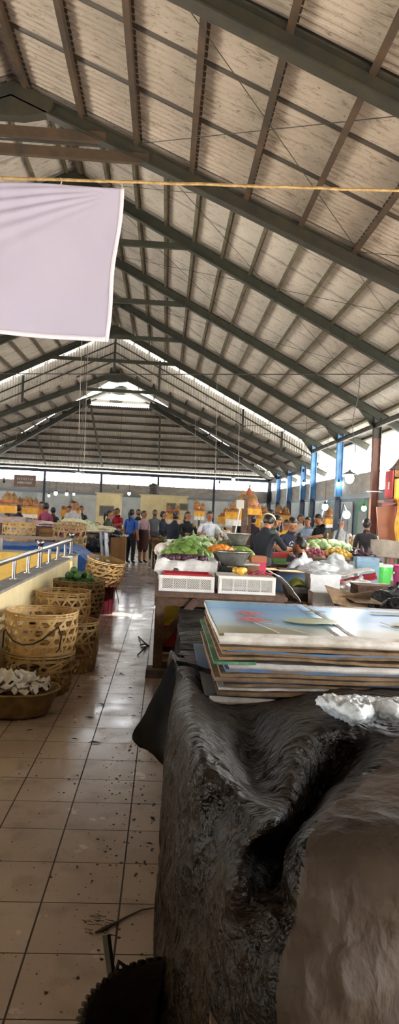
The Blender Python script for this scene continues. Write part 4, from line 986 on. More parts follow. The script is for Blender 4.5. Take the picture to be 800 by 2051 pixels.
for k in range(26):
    z = H_*k/25
    for s in (1, -1): b.box((0, s*D_/2, z), (W_, .004, .006)); b.box((s*W_/2, 0, z), (.004, D_, .006))
b.build('weave', mat('blue grey plastic mesh', '8fb0c4', .4, 0, '6f9db8', 6), t); b = MB(); b.box((0, 0, H_/2-.02), (W_-.02, D_-.02, H_-.06)); b.build('filling', mat('pale blue cloth', '9dbccb', .7), t)
def tub(label, c, r, h, m, ml, hand=True):
    t = thing('tub', label, 'tub', c); b = MB()
    b.lathe([(r*.82, 0), (r*.86, .01), (r, h-.05), (r*1.0, h-.05), (r*1.06, h-.05), (r*1.06, h), (r*.98, h), (r*.8, .02), (0, .02)], n=36); b.build('body', m, t, smooth=False)
    b = MB(); b.lathe([(r*1.02, h), (r*1.08, h+.004), (r*1.08, h+.03), (r*.9, h+.04), (r*.88, h+.03), (0, h+.03)], n=36); l = b.build('lid', ml, t)
    b = MB(); b.box((0, 0, h+.045), (r*.5, .03, .03)); b.build('lid_knob', ml, l)
    for s in (1, -1):
        b = MB(); b.box((s*r*1.10, 0, h-.09), (.035, .12, .03)); b.build('handle', m, t)
    return t
M_grn = mat('bright green plastic', '4cc250', .35, 0, '3fae45', 3); M_pk = mat('pink plastic', 'e0619f', .35, 0, 'd44f90', 3)
tub('bright green plastic tub with a pale lid behind the brown column', (3.55, 10.95, .46), .20, .33, M_grn, mat('pale mint plastic', 'cfe6cf', .35))
tub('pink plastic tub with a magenta lid at the right edge', (4.15, 11.4, .46), .22, .30, M_pk, mat('magenta plastic', 'd23b83', .35))
table('stall_table', 'dark platform under the green and pink tubs', 'table', 3.3, 5.0, 10.7, 12.2, .46, M_wood, leg=.08)
t = thing('box', 'dark brown wooden box before the blue mesh bag', 'box', (2.75, 8.74, .50)); b = MB(); b.box((0, 0, .09), (.48, .36, .18)); b.build('body', M_wood, t); b = MB(); b.box((0, 0, .19), (.50, .38, .02)); b.build('lid', M_wood, t)
for k, (x, y, w, rz, rx) in enumerate(((2.12, 7.6, .5, .2, .5), (2.2, 7.7, .42, -.15, -.45), (2.3, 7.75, .5, .5, .2))):
    b = MB(); b.box((0, 0, 0), (w, .34, .008), R=RZ(rz) @ RY(rx*.5) @ RX(rx)); tag(b.build('cardboard_piece', M_card), 'torn brown cardboard flap behind the cardboard pile', 'cardboard', 'torn flaps behind the pile').location = (x, y, .62)
table('stall_table', 'low plank under the torn cardboard flaps', 'table', 1.7, 2.34, 7.2, 7.86, .48, M_wood)
for k, (x, y, z, r) in enumerate(((2.86, 8.15, .35, (.34, .24, .20)), (2.84, 7.35, .35, (.42, .3, .20)))):
    bagblob('rubbish_bag', ('black shiny bin bag before the pink tub', 'larger black shiny bin bag in front at the right edge')[k], (x, y, z), r, 20+k, m=mat('black bin bag film', '17181b', .25, 0, '202226', 5, bump=.9, bscale=10, dist=.05), knot=(k == 0))
table('stall_table', 'low bench carrying the black bin bags', 'table', 2.37, 3.3, 6.85, 8.48, .35, M_wood, legs=True)

# ------------------------------------------------------------------ the shrines
M_yc = mat('golden yellow cloth', 'e0a62a', .5, 0, 'c4851c', 5, bump=.4, bscale=20); M_wc = mat('white cloth', 'e3dfd6', .8, 0, 'cbc5b8', 6, bump=.2)
P_offer = []
b = MB(); b.lathe([(.05, 0), (.065, .02), (.06, .022), (0, .015)], n=12); o = b.build('offering_tray', M_palm); 
for k in range(5):
    q = MB(); q.blob((.03*math.cos(k*1.256), .03*math.sin(k*1.256), .035), (.02, .02, .018), k, .4, n=8, m=6); q.build('petals', (M_petal, M_petalp, M_yelf, M_petal, M_garlic)[k], o)
P_offer.append(o)
b = MB(); b.lathe([(.06, 0), (.07, .05), (.05, .10), (.055, .12), (.03, .16), (0, .20)], n=14, wob=.15); o = b.build('offering_bundle', M_palm)
q = MB(); q.lathe([(.073, .03), (.075, .045), (.07, .05), (.0, .05)], n=14); q.build('band', M_petalp, o); P_offer.append(o)
NO = [0]
def shrine(label, c, w=.34, d=.30, zt=1.45, yh=.14, wh=.12, n=7, post=True, where='', zoff=.0, sc=1.0, roof=False):
    t = thing('shrine', label, 'shrine', c); X, Y, Z0 = c; where = ' '.join(where.split()[:9])
    b = MB(); b.box((0, 0, zt-.02), (w, d, .04)); b.build('platform', M_palm, t)
    b = MB()
    if post: b.box((0, 0, (zt-.04)/2), (.06, .06, zt-.04)); b.build('post', M_wood, t)
    for nm, m, za, h in (('yellow_cloth', M_yc, zt-.04, yh), ('white_cloth', M_wc, zt-.04-yh, wh)):
        if h <= 0: continue
        b = MB(); n_ = 96
        def fn(u, v, za=za, h=h, k=(1 if nm[0] == 'y' else .9)):
            a = u*4; s = int(a) % 4; f = a-int(a); e = .012*math.sin(u*70+v)*v
            px, py = [(-.5+f, -.5), (.5, -.5+f), (.5-f, .5), (-.5, .5-f)][s]
            return (px*(w*k+.02+e*2), py*(d*k+.02+e*2), za-h*v)
        b.grid(fn, n_, 4, .003); b.build(nm, m, t)
    for k in range(n):
        p = P_offer[k % 2]; x, y = X+w*.42*rnd(-1, 1), Y+d*.4*rnd(-1, 1); s = rnd(.8, 1.2)*sc
        dup(p, (x, y, zt+Z0+.0), rnd(0, 6), 'palm leaf offering with petals on the '+where, 'offerings on the '+where, s)['category'] = 'offering'
        NO[0] += 1
    return t
shrine('shrine with golden skirt and white cloth left of the brown post', (1.44, 14.0, 0), .34, .3, 1.62, .15, .13, 9, where='shrine left of the brown post')
shrine('taller shrine with pink petals right of the brown post', (1.66, 13.2, 0), .38, .32, 1.70, .12, 0, 10, where='shrine right of the brown post', sc=1.3)
t = thing('leaf_bundle', 'tall red and green palm leaf bundle on the shrine right of the brown post', 'offering', (1.63, 13.2, 1.70)); b = MB()
b.lathe([(.07, 0), (.08, .15), (.05, .2), (.07, .26), (.03, .34), (0, .36)], n=14, wob=.3); b.build('core', M_petal, t)
for k in range(14):
    a = k*.45; b = MB(); L_ = rnd(.08, .16); z = .15+.016*k; b.add([(0, 0, z), (.02*math.cos(a+1), .02*math.sin(a+1), z+L_*.5), (L_*math.cos(a), L_*math.sin(a), z+L_*.8), (-.02*math.cos(a+1), -.02*math.sin(a+1), z+L_*.5)], [(0, 1, 2, 3)]); b.build('leaf', M_leafy if k % 2 else M_palm, t)
b = MB(); b.box((1.46, 12.4, .95), (.10, .10, 1.9)); tag(b.build('wooden_post', M_wood), 'rough brown wooden post rising between the two middle shrines', 'post')
b = MB(); b.box((0, 0, .0), (.14, .02, .15)); o = b.build('notice', mat('grey card sign', 'b9b2a6', .7)); o.location = (1.36, 12.3, 1.72); tag(o, 'small blank grey card fixed near the top of the rough brown post', 'sign')
b = MB(); b.tube([(1.36, 12.28, 1.66), (1.24, 12.25, .83)], .012, 6); tag(b.build('stick', M_wbag), 'thin pale stick leaning below the grey card', 'stick')
# the red shrine on the brown column at the right edge
t = thing('shrine', 'red wooden shrine box hung on the brown column, thatch of dry stalks on top', 'shrine', (4.68, 13.55, 2.0))
b = MB()
b.box((-.17, 0, .28), (.025, .45, .56)); b.box((.32, 0, .28), (.025, .45, .56)); b.box((.075, .21, .28), (.47, .02, .56)); b.box((.075, 0, .01), (.5, .45, .02)); b.build('case', M_red, t)
b = MB(); b.box((-.19, -.05, .26), (.006, .10, .15)); b.build('notice', mat('pale sticker', 'cfc9ba', .6, 0, '9a978c', 40), t)
b = MB(); b.box((0, 0, -.06), (.66, .40, .05)); b.bar((-.3, 0, -.25), (.1, 0, -.07), .05, .05); b.build('bracket', M_brownpost, t)
b = MB(); b.grid(lambda u, v: (-.15+.62*u, -.24-.03*math.sin(u*24)*.6-.02, .38-.42*v+.02*math.sin(u*9)), 60, 10, .004); b.build('yellow_cloth', mat('shiny gold cloth', 'e6b43c', .35, 0, 'c9922a', 8, bump=.6, bscale=14), t, smooth=True)
b = MB(); b.box((.10, -.06, .50), (.48, .34, .14)); b.build('offerings', mat('mixed dry petals', '6b4a2f', .8, 0, 'a3793f', 22, bump=.6), t)
for k in range(60):
    a = rnd(0, 6.28); L_ = rnd(.18, .42); tl = rnd(.1, .55); x0, y0 = .12+rnd(-.08, .08), rnd(-.08, .08)
    b = MB(); b.tube([(x0, y0, .56), (x0+L_*tl*.5*math.cos(a), y0+L_*tl*.5*math.sin(a), .56+L_*.6), (x0+L_*tl*math.cos(a), y0+L_*tl*math.sin(a), .56+L_)], [.008, .006, .002], 4); b.build('dry_stalk', M_palm, t)
b = MB(); b.lathe([(.30, .58), (.20, .68), (.06, .88), (0, .90)], (.10, 0, 0), n=20, wob=.3); b.build('thatch', mat('grey brown thatch', '7d6a5b', .9, 0, '55463c', 14, bump=.6), t)
b = MB(); b.grid(lambda u, v: (4.55+.30*u+.02*math.sin(v*8), 13.15+.03*math.sin(u*20+v*3), 1.98-.88*v), 40, 26, .004)
tag(b.build('cloth', mat('shiny gold cloth'  , 'e6b43c'), smooth=True), 'long shiny golden cloth hanging from the red shrine at the right edge', 'cloth')
b = MB(); b.box((4.46, 13.45, 1.48), (.36, .03, .72), R=RY(-.12)); tag(b.build('board', mat('plain brown plywood', 'a0664a', .6, 0, '8b573f', 3)), 'brown plywood board leaning behind the brown column', 'board')
b = MB(); b.grid(lambda u, v: (3.92+1.1*u, 12.7-.02*math.sin(u*12), 1.18-.30*v-.10*u*v+.01*math.sin(u*9+v*4)), 40, 14, .006); tag(b.build('cloth', mat('dirty screen cloth', 'a59b8d', .85, 0, '8c8275', 5), smooth=True), 'dirty white cloth screen hanging right of the brown column', 'cloth')
crate('crate', 'pale crate with red bars under the white cloth screen', (4.25, 12.5, .46), .42, .3, .26, M_wplas)
b = MB(); b.tube([(4.14, 13.6, 1.3), (4.20, 13.45, 1.2), (4.12, 13.5, 1.05), (4.22, 13.4, .95), (4.26, 13.45, .93)], .014, 6); tag(b.build('rope', M_wood), 'short frayed brown rope hanging on the brown column', 'rope')
for zz, lab in ((2.14, 'upper'),):
    b = MB()
    P = [(4.20, 13.77), (4.44, 13.77), (4.44, 14.03), (4.20, 14.03), (4.20, 13.77)]; b.tube([(x, y, zz) for x, y in P], .012, 6)
    tag(b.build('cord', M_wbag), 'white cord tied around the brown column at the red shrine', 'cord')

# ------------------------------------------------------------------ lamps and cables
M_bulb = mat('glowing lamp glass', 'f4fbff', .3, 0, emit='eafcff', estr=9); M_bulbT = mat('turquoise lamp glass', 'a8ded8', .3, 0, emit='a8e6df', estr=1.2)
M_cable = mat('dark cable', '3b3733', .6); M_cablel = mat('pale cable', 'a79f94', .6)
def roofz(x, y):
    R = CEN if 7.3 < y < 20.35 else FAR
    if x > XE: return 2.66
    z = R['z']-R['m']*abs(x-XR)+.17
    return min(z, hz(y)-.0) if y > 23.6 else z
def lamp(label, c, ztop, sway=.0, big=1.0, m=None, power=0, shade=True, sx=0.0):
    t = thing('hanging_lamp', label, 'lamp', c); b = MB(); H_ = (ztop if ztop > 3.7 and ztop < 4.5 else roofz(c[0]+sx, c[1]))-c[2]
    pts = [(sx*(k/8)+sway*math.sin(k*1.1)*(1-k/8), 0, .06+(H_-.06)*k/8) for k in range(9)]
    b.tube(pts, .006, 5); b.build('cord', M_cable, t)
    b = MB(); b.lathe([(.018, .07), (.022, .05), (.03*big, .0), (.0, .0)], n=14); b.build('socket', M_iron, t)
    if shade: b = MB(); b.lathe([(.02, .05), (.03, .045), (.075*big, -.0), (.078*big, -.004), (.03, .04)], n=18); b.build('lamp_shade', M_alu, t)
    b = MB(); b.blob((0, 0, -.035*big), (.042*big, .042*big, .05*big), 0, 0, n=14, m=10); b.build('bulb', m or M_bulb, t, smooth=True)
    if power:
        l = bpy.data.lights.new('lamp_light', 'POINT'); l.energy = power; l.shadow_soft_size = .06; o = bpy.data.objects.new('lamp_light', l); COL.objects.link(o); o.parent = t; o.location = (0, 0, -.12)
lamp('turquoise white bulb on a long cord left of the centre', (at(157, 947, Y=14)), 0, .02, 2.0, M_bulbT, sx=.07)
lamp('small pale bulb just right of the turquoise one', (at(163, 957, Y=15)), 3.0, 0, 1.3, shade=False)
lamp('white bulb with a curved cord before the right hand fascia', (at(701, 950, Y=10.4)), 3.80, .08, 1.7, power=12, sx=.09)
for k, (u, v, Y, zt, bg_) in enumerate(((468, 958, 20, 4.6, 1.2), (112, 985, 24, 3.4, 1.5), (134, 987, 24, 3.5, 1.2), (98, 991, 26, 3.2, 1.0), (148, 988, 26, 3.3, 1.0), (259, 986, 26, 3.6, 1.3), (652, 1010, 16.5, 2.3, 1.8), (730, 1014, 18, 2.2, 1.6), (609, 966, 18, 3.3, 1.0), (679, 966, 16.8, 3.2, 1.1), (440, 965, 24, 4.4, .8), (237, 976, 24, 3.6, .8), (8, 962, 20, 4, 1.0))):
    lamp('hanging market bulb, '+('over the middle aisle, below the hip roof', 'over the left stalls, brightest', 'over the left stalls, just right of the brightest', 'over the far left stalls, low', 'over the left stalls, fourth from the left edge', 'before the cream room, above the doorway', 'under the arcade left of the green doorway', 'under the arcade at the pink doorway', 'beside the navy columns of the far roof', 'on the wide blue column', 'far off between two far posts', 'small and dark before the cream room', 'at the left edge before the far opening')[k], at(u, v, Y=Y), zt, 0, bg_, m=(M_iron if k in (10, 11, 12) else None), shade=(k in (0,)))
t = thing('lamp_on_stick', 'bright bare bulb tied to the top of a leaning black stick', 'lamp', (3.55, 14.0, .8))
q = at(690, 1010, Y=14)-Vector((3.55, 14.0, .8)); b = MB(); b.tube([(0, 0, 0), tuple(q)], .022, 8); b.build('stick', M_iron, t)
q2 = at(695, 1031, Y=13.9)-Vector((3.55, 14.0, .8)); b = MB(); b.blob(tuple(q2), (.075, .075, .085), 0, 0, n=16, m=10); b.build('bulb', M_bulb, t, smooth=True)
b = MB(); b.tube([tuple(q), tuple(q2+Vector((0, 0, .07)))], .012, 6); b.build('cord', M_cablel, t)
l = bpy.data.lights.new('lamp_light', 'POINT'); l.energy = 12; l.shadow_soft_size = .08; o = bpy.data.objects.new('lamp_light', l); COL.objects.link(o); o.parent = t; o.location = q2+Vector((0, -.12, 0))
def cable(label, a, b_, sag, r=.006, m=M_cable, cat='cable', nm='cable', n=24, wob=0):
    a, b_ = Vector(a), Vector(b_); b = MB(); b.tube([a.lerp(b_, k/n)-Vector((0, 0, sag*4*(k/n)*(1-k/n)))+Vector((0, 0, wob*noise.noise(Vector((k*.7, 0, 0))))) for k in range(n+1)], r, 5); return tag(b.build(nm, m), label, cat)
cable('thin dark cable strung right across the hall at the height of the eaves', (-7.4, 10.4, 3.26), (4.02, 10.4, 3.86), .03, .008)
cable('lower thin cable running from the middle to the brown column', (.0, 14.0, 3.30), (4.30, 13.9, 3.70), .08, .006)
cable('second far cable above the central stalls', (-4.5, 17.0, 3.4), (4.3, 16.9, 3.9), .3, .006)
for k, (u, v0, v1, Y) in enumerate(((168, 830, 950, 16), (432, 820, 960, 19), (477, 850, 985, 18), (392, 830, 985, 22), (158, 745, 870, 13.9))):
    a = at(u, v0, Y=Y); b_ = at(u, v1, Y=Y); a.z = roofz(a.x, Y); cable('thin hanging cord, number of bulbs gone, '+('left of the centre', 'over the middle of the hall', 'by the two middle shrines', 'before the far opening', 'above the turquoise bulb')[k], a, b_, .0, .006, M_cablel)
# rope with the banner
ra, rb_ = Vector((-7.875, 6.0, 4.10)), Vector((2.875, 6.0, 4.53))
def near(p): return Vector((p[0]*.8, 4.8+(p[1]-6)*.8, EYE+(p[2]-EYE)*.8))
cable('pale straw rope stretched across the hall, carrying the white banner', near(ra), near(rb_), .0, .011, mat('straw rope', 'b79b6a', .8, 0, '8f744a', 20), 'rope', 'rope', 60, .006)
def BN(u, v):
    zt = ra.z+(rb_.z-ra.z)*((-3.2+2.68*u)-ra.x)/(rb_.x-ra.x)-.05
    x = -3.2+2.68*u-.08*v*u+.01*math.sin(v*9); y = 6.0+.03*math.sin(u*7+v*2)+.02*noise.noise(Vector((u*6-v*3, v*2, 0)))
    ang = math.atan2(v, 1.02-u); r_ = math.hypot(1-u, v*.6)
    y += .022*math.sin(ang*34)*math.exp(-((ang-.35)/.4)**2)*min(1, r_*3)*math.exp(-r_*1.2)
    z = zt-(1.29+.06*u-.09*(1-u)*.6)*v+.012*math.sin(u*5)*(v if v > .9 else 0)
    return tuple(near((x, y, z)))
t = thing('banner', 'large plain white cloth banner hanging from the straw rope, top left', 'banner', (-1.5, 4.8, 3.7))
b = MB(); b.grid(BN, 160, 90, .0025)
def banner_mat():
    m = mat('white banner cloth', 'cdc9dc', .75, 0, 'c6c2d6', 2.0); nt = m.node_tree; p = nt.nodes['Principled BSDF']; out = [n for n in nt.nodes if n.type == 'OUTPUT_MATERIAL'][0]
    tr = nt.nodes.new('ShaderNodeBsdfTranslucent'); tr.inputs[0].default_value = (*hexc('d9d5e6'), 1); mx = nt.nodes.new('ShaderNodeMixShader'); mx.inputs[0].default_value = .45
    nt.links.new(p.outputs[0], mx.inputs[1]); nt.links.new(tr.outputs[0], mx.inputs[2]); nt.links.new(mx.outputs[0], out.inputs[0]); return m
b.build('cloth', banner_mat(), t, smooth=True, world=True)
b = MB(); b.grid(lambda u, v: tuple(Vector(BN(1.0, u))+Vector((-.006+.028*v, -.006, 0))), 60, 2, .004); b.build('side_hem', mat('banner hem', 'd6d2e2', .8), t, smooth=True, world=True)
b = MB(); b.grid(lambda u, v: tuple(Vector(BN(u, 1.0))+Vector((0, -.008, .0+.035*v))), 80, 2, .004); b.build('bottom_hem', MATS['banner hem'], t, smooth=True, world=True)
for k in range(6):
    p = Vector(BN(min(1, .02+.196*k), .0)); b = MB(); b.tube([(p.x, p.y, p.z+.045), (p.x+.01, p.y-.012, p.z+.01), (p.x, p.y, p.z-.01)], .004, 5); b.build('tie_string', M_cablel, t, world=True)
# ------------------------------------------------------------------ people
M_skin = mat('brown skin', 'a8714f', .55, 0, '9b6646', 12); M_hair = mat('black hair', '17130f', .4, 0, '241c16', 30); M_eye = mat('dark eye', '15100d', .3); M_lip = mat('lip', '8d4a41', .5)
M_eyew = mat('eye white', 'e8e2da', .4)
def shirt(nm, c, c2=None): return mat(nm, c, .85, 0, c2 or c, 14, bump=.25, bscale=16)
def clr(c, k=.8): return '%02x%02x%02x' % tuple(int(int(c[i:i+2], 16)*k) for i in (0, 2, 4))
ARM = {'down': ((.045, .02, -.26), (.06, -.03, -.49)), 'fwd': ((.05, -.06, -.24), (-.03, -.27, -.27)), 'work': ((.09, -.08, -.23), (-.07, -.30, -.29)), 'face': ((.03, -.12, -.21), (-.10, -.17, -.01)),
       'hip': ((.12, .03, -.22), (.02, -.04, -.40)), 'table': ((.10, -.12, -.20), (.03, -.36, -.21)), 'reach': ((.08, -.16, -.16), (.0, -.42, -.20))}
def figure(label, x, y, rz, h=1.56, sc='333333', pc='222222', sleeve=.55, arms=('down', 'down'), lean=0.0, head=0.0, turn=0.0, sit=None, hair='short', skirt=None, fingers=False, wide=1.0, name='person', mask=False, z=0.0):
    t = thing(name, label, 'person', (x, y, z), rz); S_ = h/1.6; t.scale = (S_,)*3
    pz = (sit/S_+.08) if sit is not None else .88
    P = Vector((0, 0, pz)); R = RX(lean)
    def up(a, b_, c): return P+R @ Vector((a, b_, c))
    V = []; E = []; rad = []; lab = []
    def v(p, r, parent=None, tg=None):
        V.append(Vector(p)); rad.append(r if hasattr(r, '__len__') else (r, r))
        if parent is not None: E.append((parent, len(V)-1)); lab.append(tg)
        return len(V)-1
    w = wide
    pel = v(P, (.150*w, .125*w)); wai = v(up(0, 0, .16), (.130*w, .105*w), pel, 'torso'); che = v(up(0, -.01, .34), (.155*w, .115*w), wai, 'torso'); top = v(up(0, .01, .455), (.11, .085), che, 'torso')
    nk = v(up(0, .0, .52), .055, top, 'neck'); Rh = R @ RZ(turn) @ RX(head)
    B = up(0, -.005, .545)
    def hp(a, b_, c): return B+Rh @ Vector((a, b_, c))
    h1 = v(hp(0, -.018, .035), (.066, .074), nk, 'head'); h2 = v(hp(0, -.012, .10), (.088, .104), h1, 'head'); h3 = v(hp(0, -.0, .165), (.074, .09), h2, 'head')
    hands = []
    for s, an in ((1, arms[0]), (-1, arms[1])):
        sh = v(up(s*.165*w, .01, .41), .062, che, 'sh'); eo, wo = ARM[an]
        so = V[sh]; el = v(so+Vector((s*eo[0], eo[1], eo[2])), .048, sh, 'uarm'); wr = v(so+Vector((s*wo[0], wo[1], wo[2])), .032, el, 'farm')
        d = (V[wr]-V[el]).normalized(); hd = v(V[wr]+d*.055, (.044, .026), wr, 'hand'); v(V[wr]+d*.10, (.038, .020), hd, 'hand'); hands.append((V[wr], d, s))
    for s in (1, -1):
        if sit is None:
            hi = v(P+Vector((s*.085, 0, -.10)), .105*w, pel, 'leg'); kn = v((s*.095, -.015, .47), .066, hi, 'leg'); an_ = v((s*.10, .02, .09), .042, kn, 'shin')
        else:
            hi = v(P+Vector((s*.09, -.08, -.02)), .105*w, pel, 'leg'); kn = v((s*.12, -.42, pz-.02), .068, hi, 'leg'); an_ = v((s*.12, -.42, min(.09, pz-.3)), .042, kn, 'shin')
        ft = v(V[an_]+Vector((0, -.05, -.045)), .038, an_, 'foot'); v(V[ft]+Vector((0, -.10, -.01)), .03, ft, 'foot')
    me = bpy.data.meshes.new('tmp'); me.from_pydata(V, E, []); o = bpy.data.objects.new('tmp', me); COL.objects.link(o)
    bpy.context.view_layer.objects.active = o; md = o.modifiers.new('s', 'SKIN'); md.use_smooth_shade = True; md.branch_smoothing = .6
    for i, q in enumerate(me.skin_vertices[0].data): q.radius = rad[i]; q.use_root = (i == pel)
    s2 = o.modifiers.new('d', 'SUBSURF'); s2.levels = 2 if fingers else 1; s2.render_levels = s2.levels
    dg = bpy.context.evaluated_depsgraph_get(); ev = o.evaluated_get(dg); m2 = ev.to_mesh()
    b = MB(); vs = [tuple(q.co) for q in m2.vertices]; fs = [tuple(p.vertices) for p in m2.polygons]; b.add(vs, fs)
    ev.to_mesh_clear(); bpy.data.objects.remove(o); bpy.data.meshes.remove(me)
    # clothing and skin by the nearest bone
    for k, f in enumerate(b.f):
        c = Vector((0, 0, 0))
        for i in f: c += Vector(b.v[i])
        c /= len(f); best = None
        for (i, j), lb in zip(E, lab):
            a, d = V[i], V[j]-V[i]; tt = max(0, min(1, (c-a).dot(d)/d.length_squared)); dist = (c-a-d*tt).length-.5*(rad[i][0]*(1-tt)+rad[j][0]*tt)
            if best is None or dist < best[0]: best = (dist, lb, tt)
        lb, tt = best[1], best[2]
        b.mi[k] = {'torso': 1, 'neck': 0, 'head': 0, 'sh': 1, 'uarm': 1 if tt < sleeve*1.8 else 0, 'farm': 1 if sleeve > 1 and tt < .9 else 0, 'hand': 0, 'leg': 2, 'shin': 2 if skirt is None or True else 0, 'foot': 3}[lb]
        if lb == 'shin' and skirt and tt > .35: b.mi[k] = 0
    if fingers:
        b.cm = 0
        for wr, d, s in hands:
            sd = d.cross(Vector((0, 0, 1))).normalized()*.013; dn = Vector((0, 0, -1))
            for k, L_ in enumerate((.062, .072, .068, .052)):
                p0 = wr+d*.085+sd*(k-1.5)*1.15; b.tube([p0, p0+d*L_*.45+dn*.004, p0+d*L_*.75+dn*.018, p0+d*L_*.85+dn*.034], [.0095, .0088, .008, .006], 6)
            p0 = wr+d*.04-sd*2.2*s; b.tube([p0, p0+d*.03-sd*1.2*s+dn*.008, p0+d*.06-sd*1.0*s+dn*.02], [.012, .0105, .007], 6)
    # face
    def q(a, b_, c): return hp(a, b_, c)
    b.cm = 0; b.blob(q(0, -.103, .077), (.013, .016, .02), 1, .1, n=8, m=6, R=Rh)
    for s in (1, -1): b.blob(q(s*.078, -.0, .085), (.010, .018, .026), 2, .1, n=8, m=6, R=Rh)
    b.cm = 4
    for s in (1, -1): b.blob(q(s*.030, -.092, .102), (.013, .006, .0065), 0, 0, n=8, m=5, R=Rh)
    b.cm = 6
    for s in (1, -1): b.blob(q(s*.031, -.090, .123), (.018, .005, .004), 0, 0, n=8, m=5, R=Rh)
    if not mask: b.cm = 5; b.blob(q(0, -.094, .040), (.023, .007, .007), 0, 0, n=8, m=5, R=Rh)
    ms, mp = shirt('cloth '+sc, sc, clr(sc)), shirt('cloth '+pc, pc, clr(pc))
    b.build('body', [M_skin, ms, mp, mat('dark sandal', '2a211c', .7), M_eye, M_lip, M_hair], t, smooth=True)
    if mask:
        m = MB(); m.blob(q(0, -.055, .045), (.062, .06, .045), 0, 0, n=12, m=8, R=Rh); m.build('face_mask', mat('dark face mask', '3a3a40', .8), t, smooth=True)
    # hair
    m = MB(); n, mm_ = 22, 16; vs = []; fs = []
    for i in range(mm_+1):
        ph = math.pi*i/mm_
        for k in range(n):
            a = 2*math.pi*k/n; d = Vector((math.sin(ph)*math.cos(a), math.sin(ph)*math.sin(a), math.cos(ph)))
            face = d.y < -.25 and d.z < .52; low = (d.z < -.45 and d.y < .15) or d.z < -.9
            r = .86 if face or (low and hair != 'long') else 1.0; r *= 1+.03*noise.noise(d*7)
            vs.append(q(d.x*.087*r, .012+d.y*.103*r, .108+d.z*.108*r))
    for i in range(mm_):
        for k in range(n): fs.append((i*n+k, (i+1)*n+k, (i+1)*n+(k+1) % n, i*n+(k+1) % n))
    m.add(vs, fs)
    if hair == 'bun': m.blob(q(0, .11, .135), (.05, .045, .045), 3, .2, n=12, m=8)
    if hair == 'top': m.blob(q(0, .04, .235), (.055, .05, .05), 3, .35, n=12, m=8)
    if hair == 'tail': m.tube([q(0, .09, .12), q(0, .14, .08), q(0, .13, -.03), q(0, .10, -.16)], [.03, .034, .03, .01], 8)
    if hair == 'long': m.tube([q(0, .05, .08), q(0, .085, -.02), q(0, .09, -.14), q(0, .08, -.2)], [.07, .075, .06, .03], 10)
    m.build('hair', M_hair, t, smooth=True)
    if skirt:
        m = MB(); m.lathe([(.135*w, pz+.17), (.165*w, pz+.02), (.175*w, pz-.1), (.165*w, .55), (.15*w, skirt)], n=24, sy=.85, wob=.08); m.build('skirt', mp, t, smooth=True)
    return t
def top_at(u, v, Y): return at(u, v, Y=Y)
# three by the vegetable stall on the right
p = top_at(541, 1033, 10.9)
w1 = figure('woman in a black polo shirt and cream sun visor, seen from behind', 1.45, 10.0, 2.35, 1.56, '1f232b', '4a4745', .62, ('table', 'table'), .22, .45, .3, hair='top', fingers=True, wide=1.16)
def hat(t, sc_=1):
    h = [c for c in t.children if c.name.startswith('hair')][0]
    c = sum((Vector(v.co) for v in h.data.vertices), Vector())/len(h.data.vertices); return c
c = hat(w1)
b = MB(); R_ = RX(.22) @ RZ(.3) @ RX(.45)
def V1(u, v): a = math.pi*(1.08+.84*u); r = .093+.085*v*abs(math.sin(a))**.7; return tuple(c+R_ @ Vector((.95*r*math.cos(a), .105/.095*r*math.sin(a)*.95-.0, .008-.035*v)))
b.grid(V1, 24, 6, .006)
def V2(u, v): a = 2*math.pi*u; return tuple(c+R_ @ Vector((.091*math.cos(a), .106*math.sin(a), -.004+.026*v)))
b.grid(V2, 30, 2, .004); b.build('visor', mat('cream visor cloth', 'd8c9a4', .8), w1)
w2 = figure('young woman in a navy T-shirt with white print, looking down at the goods', 2.13, 11.35, .05, 1.50, '232a3c', '2b2b33', .42, ('table', 'work'), .12, .38, 0, hair='bun', fingers=True)
b = MB()
for k in range(9):
    a = k*.7; rr_ = .045 if k < 6 else .02; b.box((rr_*math.cos(a), -.150-.02*(k % 2)*0, 1.15+rr_*math.sin(a)), (.028, .006, .012), R=RX(.12) @ RY(a))
for k in range(3): b.box((0, -.142, 1.06-.025*k), (.10-.02*k, .006, .008), R=RX(.12))
b.build('shirt_print', mat('white screen print', 'cfd3d8', .8), w2)
w3 = figure('seated woman in a white T-shirt with a black topknot, her back half turned', 2.17, 10.0, -2.3, 1.56, 'd7d8de', '33333a', .62, ('table', 'work'), .25, .1, .2, sit=.43, hair='top', fingers=True, wide=1.15)
b = MB(); b.lathe([(.15, 0), (.13, .38), (.18, .39), (.18, .43), (0, .43)], n=16); tag(b.build('stool', M_wood), 'round stool under the seated woman in the white T-shirt', 'stool').location = (2.17, 10.0, 0)
figure('person in a dark green top standing behind the woman with the visor', 1.95, 12.6, 1.0, 1.54, '3a4136', '2b2b2b', .6, ('fwd', 'fwd'), .2, .3, hair='short', wide=1.1)
figure('woman in a yellow top behind the woman in the navy T-shirt', 2.62, 14.6, .2, 1.45, 'd9a233', '40382f', .5, ('table', 'table'), .1, .2, hair='bun')
def st(u, vt, Y, lab, rz, sc, pc='2a2a2c', **k):
    p = at(u, vt, Y=Y); hh = p.z
    if hh > 1.37: return figure(lab, p.x, Y, rz, hh*1.0, sc, pc, **k)
    s = max(.2, hh-.84); f = figure(lab, p.x, Y, rz, 1.5, sc, pc, sit=s, **k)
    b = MB(); b.lathe([(.15, 0), (.13, s-.05), (.17, s-.04), (.17, s-.0), (0, s-.0)], n=16); tag(b.build('stool', M_wood), 'stool under the %s' % ' '.join(lab.split(',')[0].split()[:12]), 'stool').location = (p.x, Y, 0)
    return f
st(265, 1022, 19.4, 'woman in a bright blue shirt standing in the aisle, back turned', 2.5, '3364b8', '1e1e24', sleeve=.6, hair='tail', wide=1.15)
